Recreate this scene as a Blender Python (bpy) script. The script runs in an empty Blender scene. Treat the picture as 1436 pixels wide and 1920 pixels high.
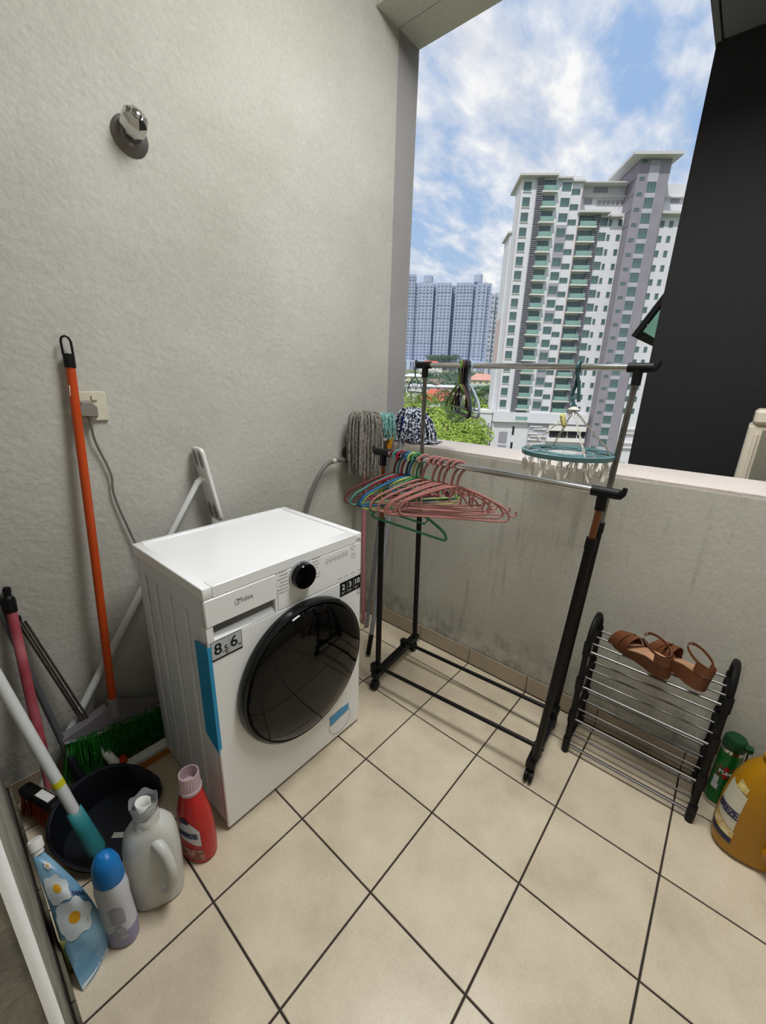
import bpy, math, random
from mathutils import Vector, Matrix
random.seed(7)
SC = bpy.context.scene
COL = SC.collection
# ------------------------------------------------------------------ camera
CAM = Vector((0.80943, -1.19811, 1.36439))
RX = Vector((0.7540, 0.6562, 0.0304)); RY = Vector((0.2184, -0.2067, -0.9537)); RZ = Vector((-0.6195, 0.7257, -0.2992))
FPX = 767.4
cd = bpy.data.cameras.new('camera'); cam = bpy.data.objects.new('camera', cd); COL.objects.link(cam)
m3 = Matrix((RX, -RY, -RZ)).transposed()
q = m3.to_quaternion()
cam.rotation_mode = 'QUATERNION'; cam.rotation_quaternion = q; cam.location = CAM
cd.sensor_fit = 'HORIZONTAL'; cd.sensor_width = 36; cd.lens = FPX*36/1436
cd.clip_start = 0.02; cd.clip_end = 5000
SC.camera = cam
def ray(x, y):
    return RX*((x-718)/FPX) + RY*((y-960)/FPX) + RZ
def far_point(x, y, d):                       # real point seen at photo position (x, y), d metres away (horizontally)
    v = ray(x, y); h = math.hypot(v.x, v.y)
    return CAM + v*(d/h)
# ------------------------------------------------------------------ view
SC.view_settings.view_transform = 'Standard'; SC.view_settings.look = 'None'
SC.view_settings.exposure = 0.0; SC.view_settings.gamma = 1.0
try: SC.view_settings.use_curve_mapping = False
except Exception: pass
# ------------------------------------------------------------------ sky with clouds
W = bpy.data.worlds.new('world'); SC.world = W; W.use_nodes = True
nt = W.node_tree; nt.nodes.clear()
def N(nt, t, **k):
    n = nt.nodes.new(t)
    for a, b in k.items(): setattr(n, a, b)
    return n
def lin(h):
    if isinstance(h, str):
        h = h.lstrip('#'); c = [int(h[i:i+2], 16)/255 for i in (0, 2, 4)]
    else: c = [v/255 for v in h]
    return tuple((v/12.92 if v <= .04045 else ((v+.055)/1.055)**2.4) for v in c) + (1,)
def ramp(nt, stops, interp='LINEAR'):
    r = N(nt, 'ShaderNodeValToRGB'); r.color_ramp.interpolation = interp
    e = r.color_ramp.elements
    while len(e) > 1: e.remove(e[-1])
    e[0].position = stops[0][0]; e[0].color = stops[0][1]
    for p, c in stops[1:]:
        x = e.new(p); x.color = c
    return r
def math_(nt, op, a, b=None, c=None):
    n = N(nt, 'ShaderNodeMath', operation=op)
    for i, v in enumerate((a, b, c)):
        if v is None: continue
        if isinstance(v, (int, float)): n.inputs[i].default_value = v
        else: nt.links.new(v, n.inputs[i])
    return n.outputs[0]
def build_sky():
    out = N(nt, 'ShaderNodeOutputWorld'); bg = N(nt, 'ShaderNodeBackground')
    tc = N(nt, 'ShaderNodeTexCoord'); sep = N(nt, 'ShaderNodeSeparateXYZ')
    nt.links.new(tc.outputs['Generated'], sep.inputs[0])
    z = math_(nt, 'MAXIMUM', sep.outputs[2], 0.0)
    zz = math_(nt, 'ADD', z, 0.22)
    px = math_(nt, 'DIVIDE', sep.outputs[0], zz); py = math_(nt, 'DIVIDE', sep.outputs[1], zz)
    cmb = N(nt, 'ShaderNodeCombineXYZ'); nt.links.new(px, cmb.inputs[0]); nt.links.new(py, cmb.inputs[1])
    mp = N(nt, 'ShaderNodeMapping'); nt.links.new(cmb.outputs[0], mp.inputs[0])
    mp.inputs['Rotation'].default_value = (0, 0, math.radians(SKY['rot'])); mp.inputs['Scale'].default_value = SKY['scale']
    mp.inputs['Location'].default_value = SKY['loc']
    n1 = N(nt, 'ShaderNodeTexNoise'); n1.inputs['Scale'].default_value = SKY['s1']; n1.inputs['Detail'].default_value = 3; n1.inputs['Roughness'].default_value = .5; n1.inputs['Distortion'].default_value = .1
    n2 = N(nt, 'ShaderNodeTexNoise'); n2.inputs['Scale'].default_value = SKY['s2']; n2.inputs['Detail'].default_value = 8; n2.inputs['Roughness'].default_value = .6; n2.inputs['Distortion'].default_value = .15
    for n in (n1, n2): nt.links.new(mp.outputs[0], n.inputs['Vector'])
    v = math_(nt, 'ADD', math_(nt, 'MULTIPLY', n1.outputs[0], .55), math_(nt, 'MULTIPLY', n2.outputs[0], .45))
    cl = ramp(nt, [(SKY['lo'], (0, 0, 0, 1)), (SKY['mid'], (.6, .6, .6, 1)), (SKY['hi'], (1, 1, 1, 1))]); nt.links.new(v, cl.inputs[0])
    sky = ramp(nt, [(0, lin('b9cfe2')), (.12, lin('b0cae5')), (.4, lin('9dbce4')), (.8, lin('8fb1e0'))]); nt.links.new(z, sky.inputs[0])
    cc = ramp(nt, [(.0, lin('ced4e0')), (.5, lin('e4e7ee')), (1, lin('fbfbfa'))]); nt.links.new(n2.outputs[0], cc.inputs[0])
    cc.color_ramp.elements[0].position = .35; cc.color_ramp.elements[2].position = .62
    mx = N(nt, 'ShaderNodeMixRGB'); nt.links.new(cl.outputs[0], mx.inputs[0]); nt.links.new(sky.outputs[0], mx.inputs[1]); nt.links.new(cc.outputs[0], mx.inputs[2])
    # below the horizon: hazy green-grey land
    ls = ramp(nt, [(.48, lin('7f8d80')), (.5, lin('c3d0da'))])
    mz = math_(nt, 'MULTIPLY_ADD', sep.outputs[2], .5, .5); nt.links.new(mz, ls.inputs[0])
    gt = math_(nt, 'GREATER_THAN', sep.outputs[2], 0.0)
    m2 = N(nt, 'ShaderNodeMixRGB'); nt.links.new(gt, m2.inputs[0]); nt.links.new(ls.outputs[0], m2.inputs[1]); nt.links.new(mx.outputs[0], m2.inputs[2])
    nt.links.new(m2.outputs[0], bg.inputs[0]); bg.inputs[1].default_value = SKY['strength']
    nt.links.new(bg.outputs[0], out.inputs[0])
SKY = dict(rot=30, scale=(1.0, .6, 1), loc=(.9, .5, 0), s1=2.0, s2=6.5, lo=.41, mid=.48, hi=.56, strength=1.0)
build_sky()
# ------------------------------------------------------------------ sun (behind our own building) and the power of the added fill lamps
sl = bpy.data.lights.new('sun', 'SUN'); sun = bpy.data.objects.new('sun', sl); COL.objects.link(sun)
sl.energy = 2.6; sl.angle = math.radians(1.5); sl.color = (1, .96, .9)
sun.rotation_mode = 'QUATERNION'; sun.rotation_quaternion = Vector((.10, -.62, .78)).to_track_quat('Z', 'Y')
KITCHEN_FILL = 12
YARD_FILL = 51
# ------------------------------------------------------------------ mesh helpers
class MB:
    def __init__(s, M=None): s.v = []; s.f = []; s.M = M or Matrix()
    def add(s, vs, fs):
        o = len(s.v); s.v += [s.M @ Vector(v) for v in vs]; s.f += [tuple(i+o for i in f) for f in fs]; return s
    def box(s, lo, hi):
        (a, b, c), (d, e, f) = lo, hi
        return s.add([(a,b,c),(d,b,c),(d,e,c),(a,e,c),(a,b,f),(d,b,f),(d,e,f),(a,e,f)],
            [(0,3,2,1),(4,5,6,7),(0,1,5,4),(1,2,6,5),(2,3,7,6),(3,0,4,7)])
    def bevbox(s, lo, hi, r, n=3, axis=2):
        # box with rounded vertical (axis) edges and softened rims
        ax = [i for i in range(3) if i != axis]
        c = [(lo[i]+hi[i])/2 for i in range(3)]; h = [(hi[i]-lo[i])/2 for i in range(3)]
        ring = []
        for k, (sx, sy) in enumerate(((1,1),(-1,1),(-1,-1),(1,-1))):
            for j in range(n+1):
                a = math.pi/2*(k+j/n)
                ring.append((sx*(h[ax[0]]-r), sy*(h[ax[1]]-r), math.cos(a), math.sin(a)))
        e = min(r*.5, h[axis]*.5)
        rows = [(-h[axis], r-e), (-h[axis]+e, r), (h[axis]-e, r), (h[axis], r-e)]
        vs = []
        for z, rr in rows:
            for x, y, ca, sa in ring:
                p = [0, 0, 0]; p[ax[0]] = c[ax[0]]+x+ca*rr; p[ax[1]] = c[ax[1]]+y+sa*rr; p[axis] = c[axis]+z; vs.append(tuple(p))
        m = len(ring); fs = []
        for k in range(3):
            for j in range(m):
                fs.append((k*m+j, k*m+(j+1) % m, (k+1)*m+(j+1) % m, (k+1)*m+j))
        fs.append(tuple(range(m-1, -1, -1))); fs.append(tuple(3*m+j for j in range(m)))
        if axis == 1: fs = [f[::-1] for f in fs]
        return s.add(vs, fs)
    def tube(s, pts, r, n=8, closed=False, caps=True, flat=1.0):
        pts = [Vector(p) for p in pts]; L = len(pts)
        rs = r if isinstance(r, (list, tuple)) else [r]*L
        T = []
        for i in range(L):
            a = pts[(i-1) % L] if (closed or i) else pts[0]; b = pts[(i+1) % L] if (closed or i < L-1) else pts[-1]
            t = b-a; T.append(t.normalized() if t.length > 1e-9 else Vector((0, 0, 1)))
        u = T[0].orthogonal().normalized()
        if abs(T[0].z) < .9: u = T[0].cross(Vector((0, 0, 1))).normalized()
        vs = []
        for i in range(L):
            u = (u - T[i]*u.dot(T[i])); u = u.normalized() if u.length > 1e-6 else T[i].orthogonal().normalized()
            w = T[i].cross(u)
            for k in range(n):
                a = 2*math.pi*k/n; vs.append(pts[i] + (u*math.cos(a) + w*math.sin(a)*flat)*rs[i])
        fs = []
        for i in range(L if closed else L-1):
            for k in range(n):
                a = i*n; b = ((i+1) % L)*n; fs.append((a+k, a+(k+1) % n, b+(k+1) % n, b+k))
        if not closed and caps: fs.append(tuple(range(n-1, -1, -1))); fs.append(tuple((L-1)*n+k for k in range(n)))
        return s.add(vs, fs)
    def cyl(s, a, b, r, r2=None, n=16): return s.tube([a, b], [r, r if r2 is None else r2], n)
    def lathe(s, prof, c=(0, 0, 0), n=24, sx=1, sy=1, axis=(0, 0, 1), pw=2.0, close=True):
        # prof: (radius, height[, sx, sy]); super-ellipse section with exponent pw
        A = Vector(axis).normalized(); q = Vector((0, 0, 1)).rotation_difference(A)
        vs = []; C0 = Vector(c)
        for p in prof:
            r, z = p[0], p[1]; ax = p[2] if len(p) > 2 else sx; ay = p[3] if len(p) > 3 else sy; dx = p[4] if len(p) > 4 else 0
            for k in range(n):
                a = 2*math.pi*k/n; ca, sa = math.cos(a), math.sin(a)
                f = (abs(ca)**pw + abs(sa)**pw)**(-1/pw)
                vs.append(C0 + q @ Vector((r*ax*ca*f+dx, r*ay*sa*f, z)))
        fs = []; L = len(prof)
        for i in range(L-1):
            for k in range(n): fs.append((i*n+k, i*n+(k+1) % n, (i+1)*n+(k+1) % n, (i+1)*n+k))
        if close: fs.append(tuple(range(n-1, -1, -1))); fs.append(tuple((L-1)*n+k for k in range(n)))
        return s.add(vs, fs)
    def prism(s, poly, z0, z1):
        n = len(poly); vs = [(x, y, z0) for x, y in poly]+[(x, y, z1) for x, y in poly]
        fs = [tuple(range(n-1, -1, -1)), tuple(range(n, 2*n))]+[(i, (i+1) % n, n+(i+1) % n, n+i) for i in range(n)]
        return s.add(vs, fs)
    def strip(s, pts, w, th):      # ribbon: pts centre line, w = list of half-width vectors, th = thickness vector
        vs = []; L = len(pts)
        for i, p in enumerate(pts):
            p = Vector(p); ww = Vector(w[i] if isinstance(w, list) else w); t = Vector(th[i] if isinstance(th, list) else th)
            vs += [p-ww-t, p+ww-t, p+ww+t, p-ww+t]
        fs = [(0, 1, 2, 3), (4*L-1, 4*L-2, 4*L-3, 4*L-4)]
        for i in range(L-1):
            for k in range(4): fs.append((4*i+k, 4*(i+1)+k, 4*(i+1)+(k+1) % 4, 4*i+(k+1) % 4))
        return s.add(vs, fs)
    def mesh(s, name, m, org=Vector((0, 0, 0)), smooth=True, ang=35):
        me = bpy.data.meshes.new(name); me.from_pydata([v-org for v in s.v], [], s.f)
        me.validate(); me.update()
        import bmesh
        bm = bmesh.new(); bm.from_mesh(me); bmesh.ops.recalc_face_normals(bm, faces=bm.faces); bm.to_mesh(me); bm.free()
        if smooth:
            me.shade_smooth(); me.set_sharp_from_angle(angle=math.radians(ang))
        if m: me.materials.append(m)
        return me
    def build(s, name, m, parent=None, at=None, **k):
        org = world_org(parent) if parent else Vector(at or (0, 0, 0))
        o = bpy.data.objects.new(name, s.mesh(name, m, org, **k)); COL.objects.link(o)
        if parent: o.parent = parent
        else: o.location = org
        return o
def world_org(p):
    v = Vector(p.location)
    while p.parent: p = p.parent; v += p.location
    return v
def empty(name, loc, label, cat, group=None):
    o = bpy.data.objects.new(name, None); COL.objects.link(o); o.location = loc; o.empty_display_size = .05
    o['label'] = label; o['category'] = cat
    if group: o['group'] = group
    return o
def tag(o, label, cat, group=None):
    o['label'] = label; o['category'] = cat
    if group: o['group'] = group
    return o
def struct(o): o['kind'] = 'structure'; return o
def stuff(o): o['kind'] = 'stuff'; return o
def copy_part(o, parent, off=(0, 0, 0)):
    c = o.copy(); COL.objects.link(c); c.parent = parent; c.location = Vector(o.location)+Vector(off) if parent is o.parent else Vector(off)
    return c
def copy_tree(o, parent=None):
    c = o.copy(); COL.objects.link(c); c.parent = parent
    for ch in list(o.children): copy_tree(ch, c)
    return c
def text(s, size, M, m, parent, name='lettering', depth=.0004, bold=0.0, align='CENTER'):
    cu = bpy.data.curves.new('t', 'FONT'); cu.body = s; cu.size = size; cu.align_x = align; cu.align_y = 'CENTER'
    cu.extrude = depth; cu.offset = bold; cu.resolution_u = 3
    t = bpy.data.objects.new('t', cu); COL.objects.link(t)
    bpy.context.view_layer.update()
    me = bpy.data.meshes.new_from_object(t.evaluated_get(bpy.context.evaluated_depsgraph_get()))
    bpy.data.objects.remove(t); bpy.data.curves.remove(cu)
    me.transform(Matrix.Translation(-world_org(parent)) @ M); me.materials.clear(); me.materials.append(m)
    o = bpy.data.objects.new(name, me); COL.objects.link(o); o.parent = parent
    return o
def frame(o, x, y):                 # matrix with local X, Y axes and origin
    x = Vector(x).normalized(); y = Vector(y); y = (y-x*y.dot(x)).normalized(); z = x.cross(y)
    M = Matrix((x, y, z)).transposed().to_4x4(); M.translation = Vector(o); return M
def rotz(a): return Matrix.Rotation(a, 4, 'Z')
def bez(pts, n=8):                   # Catmull-Rom through points
    P = [Vector(p) for p in pts]; P = [2*P[0]-P[1]]+P+[2*P[-1]-P[-2]]; out = []
    for i in range(1, len(P)-2):
        for k in range(n):
            t = k/n; a, b, c, d = P[i-1:i+3]
            out.append(.5*((2*b)+(c-a)*t+(2*a-5*b+4*c-d)*t*t+(3*b-a-3*c+d)*t**3))
    out.append(P[-2]); return out
# ------------------------------------------------------------------ materials
MATS = {}
def mat(name, col, rough=.5, metal=0, var=0, vs=8, bump=0, bs=60, spec=None, trans=0, alpha=1, coat=0, ior=1.45, stretch=None, col2=None, sss=0):
    if name in MATS: return MATS[name]
    m = bpy.data.materials.new(name); m.use_nodes = True; t = m.node_tree; b = t.nodes['Principled BSDF']
    c = lin(col); b.inputs['Base Color'].default_value = c; b.inputs['Roughness'].default_value = rough; b.inputs['Metallic'].default_value = metal
    if spec is not None: b.inputs['Specular IOR Level'].default_value = spec
    b.inputs['Transmission Weight'].default_value = trans; b.inputs['Alpha'].default_value = alpha; b.inputs['IOR'].default_value = ior
    b.inputs['Coat Weight'].default_value = coat
    if var or bump:
        tc = N(t, 'ShaderNodeTexCoord'); mp = N(t, 'ShaderNodeMapping'); t.links.new(tc.outputs['Object'], mp.inputs[0])
        if stretch: mp.inputs['Scale'].default_value = stretch
    if var:
        n = N(t, 'ShaderNodeTexNoise'); n.inputs['Scale'].default_value = vs; n.inputs['Detail'].default_value = 6; t.links.new(mp.outputs[0], n.inputs['Vector'])
        d = lin(col2) if col2 else tuple(v*(1-var) for v in c[:3])+(1,)
        r = ramp(t, [(.35, d), (.65, c)]); t.links.new(n.outputs[0], r.inputs[0]); t.links.new(r.outputs[0], b.inputs['Base Color'])
    if bump:
        n = N(t, 'ShaderNodeTexNoise'); n.inputs['Scale'].default_value = bs; n.inputs['Detail'].default_value = 4; t.links.new(mp.outputs[0], n.inputs['Vector'])
        bp = N(t, 'ShaderNodeBump'); bp.inputs['Strength'].default_value = bump; bp.inputs['Distance'].default_value = .01; t.links.new(n.outputs[0], bp.inputs['Height']); t.links.new(bp.outputs[0], b.inputs['Normal'])
    MATS[name] = m; return m
def plaster(name, base, stain, dark, dirt=.0, rough=.85, dirt_z=None, lump=.5, streak=False):
    m = bpy.data.materials.new(name); m.use_nodes = True; t = m.node_tree; b = t.nodes['Principled BSDF']
    b.inputs['Roughness'].default_value = rough; b.inputs['Specular IOR Level'].default_value = .25
    tc = N(t, 'ShaderNodeTexCoord'); V = tc.outputs['Object']
    def noise(sc, det=5, ro=.55, st=None, dis=0):
        n = N(t, 'ShaderNodeTexNoise'); n.inputs['Scale'].default_value = sc; n.inputs['Detail'].default_value = det; n.inputs['Roughness'].default_value = ro; n.inputs['Distortion'].default_value = dis
        if st:
            mp = N(t, 'ShaderNodeMapping'); mp.inputs['Scale'].default_value = st; t.links.new(V, mp.inputs[0]); t.links.new(mp.outputs[0], n.inputs['Vector'])
        else: t.links.new(V, n.inputs['Vector'])
        return n.outputs[0]
    def mix(f, a, c2):
        mx = N(t, 'ShaderNodeMixRGB')
        for i, v in enumerate((f, a, c2)):
            if isinstance(v, (int, float)): mx.inputs[i].default_value = v
            elif isinstance(v, tuple): mx.inputs[i].default_value = v
            else: t.links.new(v, mx.inputs[i])
        return mx.outputs[0]
    big = ramp(t, [(.4, (0, 0, 0, 1)), (.7, (1, 1, 1, 1))]); t.links.new(noise(1.6, 4), big.inputs[0])
    c = mix(big.outputs[0], lin(base), lin(stain))
    fine = ramp(t, [(.3, (.88, .88, .88, 1)), (.7, (1.0, 1.0, 1.0, 1))]); t.links.new(noise(90, 4), fine.inputs[0])
    mm = N(t, 'ShaderNodeMixRGB', blend_type='MULTIPLY'); mm.inputs[0].default_value = 1; t.links.new(c, mm.inputs[1]); t.links.new(fine.outputs[0], mm.inputs[2]); c = mm.outputs[0]
    # scuffs and specks
    sp = ramp(t, [(.70, (0, 0, 0, 1)), (.76, (1, 1, 1, 1))]); t.links.new(noise(14, 6, .7, dis=1.0), sp.inputs[0])
    c = mix(math_(t, 'MULTIPLY', sp.outputs[0], .35), c, lin(dark))
    if streak:
        st = ramp(t, [(.56, (0, 0, 0, 1)), (.7, (1, 1, 1, 1))]); t.links.new(noise(9, 5, .6, (3, 3, .25)), st.inputs[0])
        c = mix(math_(t, 'MULTIPLY', st.outputs[0], .28), c, lin(dark))
    if dirt_z:
        s = N(t, 'ShaderNodeSeparateXYZ'); t.links.new(V, s.inputs[0])
        mr = N(t, 'ShaderNodeMapRange'); mr.inputs[1].default_value = dirt_z[0]; mr.inputs[2].default_value = dirt_z[1]; mr.inputs[3].default_value = 1; mr.inputs[4].default_value = 0; t.links.new(s.outputs[2], mr.inputs[0])
        dn = ramp(t, [(.42, (0, 0, 0, 1)), (.62, (1, 1, 1, 1))]); t.links.new(noise(11, 7, .7), dn.inputs[0])
        c = mix(math_(t, 'MULTIPLY', math_(t, 'MULTIPLY', mr.outputs[0], dn.outputs[0]), dirt), c, lin('2e2c26'))
    t.links.new(c, b.inputs['Base Color'])
    h = math_(t, 'ADD', math_(t, 'MULTIPLY', noise(55, 3), 1.0), math_(t, 'MULTIPLY', noise(7, 3), 1.5))
    bp = N(t, 'ShaderNodeBump'); bp.inputs['Strength'].default_value = lump; bp.inputs['Distance'].default_value = .006; t.links.new(h, bp.inputs['Height']); t.links.new(bp.outputs[0], b.inputs['Normal'])
    return m
m_wall = plaster('plaster_left', 'b9b7ae', 'aca99f', '7d7669', dirt=.6, dirt_z=(.0, .35))
m_front = plaster('plaster_parapet', 'c2c0b6', 'b6b3a7', '605c50', dirt=.65, dirt_z=(.05, .3), streak=True, lump=.16)
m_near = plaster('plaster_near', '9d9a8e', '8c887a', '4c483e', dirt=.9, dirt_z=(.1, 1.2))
m_beam = plaster('plaster_beam', 'cfcdc3', 'c4c2b7', '7b776c')
m_ext = plaster('exterior_paint', '9b9896', '8f8c8b', '6e6a69', lump=.25)
m_sill = plaster('sill_paint', 'd0c6bf', 'c4bab2', '8b8178', lump=.4)
m_dark = mat('dark_exterior', '161516', .8, bump=.2, bs=80)
m_darksoff = mat('grey_soffit', '6b6a6b', .8, bump=.3, bs=60)
# floor tile: cream glazed
def tile_mat():
    m = bpy.data.materials.new('cream_tile'); m.use_nodes = True; t = m.node_tree; b = t.nodes['Principled BSDF']
    tc = N(t, 'ShaderNodeTexCoord'); geo = N(t, 'ShaderNodeNewGeometry')
    n = N(t, 'ShaderNodeTexNoise'); n.inputs['Scale'].default_value = 5; n.inputs['Detail'].default_value = 8; n.inputs['Roughness'].default_value = .65; t.links.new(geo.outputs['Position'], n.inputs['Vector'])
    r = ramp(t, [(.3, lin('b9ab94')), (.5, lin('cbbda5')), (.7, lin('d5c8b1'))]); t.links.new(n.outputs[0], r.inputs[0])
    n2 = N(t, 'ShaderNodeTexNoise'); n2.inputs['Scale'].default_value = 160; n2.inputs['Detail'].default_value = 2; t.links.new(geo.outputs['Position'], n2.inputs['Vector'])
    r2 = ramp(t, [(.3, (.93, .93, .93, 1)), (.6, (1, 1, 1, 1))]); t.links.new(n2.outputs[0], r2.inputs[0])
    mm = N(t, 'ShaderNodeMixRGB', blend_type='MULTIPLY'); mm.inputs[0].default_value = 1; t.links.new(r.outputs[0], mm.inputs[1]); t.links.new(r2.outputs[0], mm.inputs[2])
    # small dirt specks
    n3 = N(t, 'ShaderNodeTexNoise'); n3.inputs['Scale'].default_value = 22; n3.inputs['Detail'].default_value = 6; n3.inputs['Roughness'].default_value = .75; t.links.new(geo.outputs['Position'], n3.inputs['Vector'])
    r3 = ramp(t, [(.68, (0, 0, 0, 1)), (.76, (.45, .45, .45, 1))]); t.links.new(n3.outputs[0], r3.inputs[0])
    mx = N(t, 'ShaderNodeMixRGB'); t.links.new(r3.outputs[0], mx.inputs[0]); t.links.new(mm.outputs[0], mx.inputs[1]); mx.inputs[2].default_value = lin('6d6353')
    t.links.new(mx.outputs[0], b.inputs['Base Color'])
    rr = N(t, 'ShaderNodeMapRange'); rr.inputs[3].default_value = .24; rr.inputs[4].default_value = .42; t.links.new(n.outputs[0], rr.inputs[0]); t.links.new(rr.outputs[0], b.inputs['Roughness'])
    b.inputs['Specular IOR Level'].default_value = .5
    bp = N(t, 'ShaderNodeBump'); bp.inputs['Strength'].default_value = .08; bp.inputs['Distance'].default_value = .003; t.links.new(n.outputs[0], bp.inputs['Height']); t.links.new(bp.outputs[0], b.inputs['Normal'])
    return m
m_tile = tile_mat()
m_grout = mat('grout', '352c28', .9, bump=.3, bs=200)
m_skirt = mat('skirting_tile', 'a89a86', .35, var=.12, vs=7)
# ------------------------------------------------------------------ room shell
XL, XR, YF, YO, YN, ZT, ZS, ZC = -.739, 2.35, .475, .778, -1.222, 1.073, 2.874, 3.15
def sbox(name, lo, hi, m, parent=None):
    c = ((lo[0]+hi[0])/2, (lo[1]+hi[1])/2, lo[2])
    o = MB().box(lo, hi).build(name, m, parent, at=None if parent else (0, 0, 0), smooth=False)
    return o if parent else struct(o)
sbox('wall_left', (XL-.22, -4.6, -.1), (XL, .62, ZC+.1), m_wall)
sbox('trim_1', (XL-.22, .6215, -.1), (XL-.004, YO, ZC+.1), m_ext)      # outer strip of the left wall beyond the plaster joint
flo = sbox('floor', (XL-.2, -4.6, -.2), (XR+.2, .62, -.0035), m_grout)
sbox('wall_front', (XL+.0005, YF, -.02), (XR, YO, ZT-.012), m_front)
sbox('trim_2', (XL+.0005, YF+.004, ZT-.0115), (XR, YO+.003, ZT), m_sill)       # pale top of the parapet
sbox('wall_right', (XR, -4.6, -.1), (XR+.2, YO, ZC+.1), m_wall)
# beam over the opening, drip groove, ceiling and our own building above
sbox('trim_3', (XL-.2, YF-.008, ZS), (.33, .612, ZC+.1), m_beam)
sbox('trim_4', (XL-.2, .622, ZS+.006), (.33, YO, ZC+.1), m_beam)
sbox('trim_5', (.331, YF-.008, ZS), (XR, .9, ZC+.1), m_darksoff)
sbox('ceiling', (XL-.2, -4.6, ZC), (XR+.2, YF-.01, ZC+.2), m_beam)
MB().box((XL-.2, -5, ZC+.2), (6, YO, 34)).build('wall_upper_sunblock', m_ext, smooth=False)['kind'] = 'structure'  # unseen upper storeys, added to block the sun
# screened ledge to the right: dark wall, soffit, ledge
sbox('wall_screen', (.339, 1.565, -.6), (3.2, 1.72, ZS-.0005), m_dark)
sbox('trim_6', (.333, .901, ZS), (.357, 1.72, ZS+.28), m_darksoff)
sbox('ceiling_ledge', (.364, .901, ZS+.006), (3.2, 1.72, ZS+.28), m_darksoff)
sbox('floor_ledge', (.34, .779, .5), (3.2, 1.564, .6), m_ext)
# near wall stub, its bright bead and skirting
NX = .30
sbox('wall_near', (XL+.0005, YN-.16, -.01), (NX-.012, YN, ZC-.001), m_near)
b = MB()
poly = [(NX-.012, YN), (NX-.008, YN-.0005), (NX-.004, YN-.003), (NX-.001, YN-.007), (NX, YN-.0125), (NX-.012, YN-.0125)]
b.prism(poly, 0, ZC-.001); struct(b.build('trim_7', mat('bead_lit', 'f2f2f2', .5, bump=.1, bs=300)))  # window light on this rounded edge is put into its white colour
sbox('trim_8', (NX-.012, YN-.16, 0), (NX-.003, YN-.013, ZC-.001), m_near)
# kitchen shell behind the camera, with a doorway
sbox('wall_kitchen', (XL, -4.6, -.01), (XR, -4.45, ZC), m_wall)
sbox('wall_door_side', (1.35, YN-.16, -.01), (XR, YN, ZC-.001), m_wall)
fillE = empty('kitchen_fill_lamp', (.9, -2.6, ZC-.001), 'added unseen round fill lamp in the kitchen behind the doorway', 'lamp')  # added out of view as fill light from behind the camera
MB().lathe([(.20, -.03), (.2, 0)], (.9, -2.6, ZC-.001), 32).build('fill_base', mat('fill_white', 'e8e8e4', .4), fillE)
ml = bpy.data.materials.new('fill_glow'); ml.use_nodes = True; ml.node_tree.nodes['Principled BSDF'].inputs['Emission Color'].default_value = (1, .97, .92, 1); ml.node_tree.nodes['Principled BSDF'].inputs['Emission Strength'].default_value = 6
MB().lathe([(.02, -.085), (.12, -.075), (.18, -.05), (.19, -.031)], (.9, -2.6, ZC-.001), 32).build('fill_shade', ml, fillE)
ld = bpy.data.lights.new('fill_light', 'AREA'); ld.shape = 'DISK'; ld.size = .5; ld.energy = KITCHEN_FILL; ld.color = (1, .96, .9)
lo = bpy.data.objects.new('fill_light', ld); COL.objects.link(lo); lo.parent = fillE; lo.location = (0, 0, -.1)
def yard_fill_light(x, y, z, label):
    e = empty('yard_fill_light', (x, y, z), label, 'lamp')
    MB().bevbox((x-.62, y-.31, z-.05), (x+.62, y+.31, z-.001), .03, 4).build('fill_housing', mat('fill_white', 'e8e8e4', .4), e)
    MB().bevbox((x-.60, y-.29, z-.062), (x+.60, y+.29, z-.0505), .02, 4).build('fill_diffuser', ml, e)
    d = bpy.data.lights.new('fill_light', 'AREA'); d.shape = 'RECTANGLE'; d.size = 1.18; d.size_y = .56; d.energy = YARD_FILL; d.color = (.97, .99, 1)
    o = bpy.data.objects.new('fill_light', d); COL.objects.link(o); o.parent = e; o.location = (0, 0, -.075)
yard_fill_light(.62, -.08, ZC, 'added unseen rectangular fill light above the drying yard, near the opening')  # added out of view to brighten the yard beyond what daylight gives
# floor tiles
P = .3036; G = .0027
xs = [XL]+[k*P for k in range(-2, 8)]+[XR]; ys = [-4.45]+[k*P for k in range(-14, 2)]+[YF-.01]
full = None
def tile_mesh(w, h):
    e = .0012
    vs = [(0,0,-.0035),(w,0,-.0035),(w,h,-.0035),(0,h,-.0035),(0,0,-e),(w,0,-e),(w,h,-e),(0,h,-e),(e,e,0),(w-e,e,0),(w-e,h-e,0),(e,h-e,0)]
    fs = [(0,1,5,4),(1,2,6,5),(2,3,7,6),(3,0,4,7),(4,5,9,8),(5,6,10,9),(6,7,11,10),(7,4,8,11),(8,9,10,11)]
    me = bpy.data.meshes.new('tile'); me.from_pydata(vs, [], fs); me.materials.append(m_tile); me.update(); return me
cache = {}
for i in range(len(xs)-1):
    for j in range(len(ys)-1):
        x0, x1, y0, y1 = xs[i]+G, xs[i+1]-G, ys[j]+G, ys[j+1]-G
        if x1-x0 < .02 or y1-y0 < .02: continue
        if y1 < -1.9: continue
        key = (round(x1-x0, 3), round(y1-y0, 3))
        if key not in cache: cache[key] = tile_mesh(x1-x0, y1-y0)
        o = bpy.data.objects.new('tile', cache[key]); COL.objects.link(o); o.parent = flo; o.location = (x0, y0, random.uniform(-.0002, .0002))
big_t = MB().box((XL, -4.45, -.003), (XR, -1.83, 0)).build('kitchen_tiles', m_tile, flo); stuff(big_t)
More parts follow.
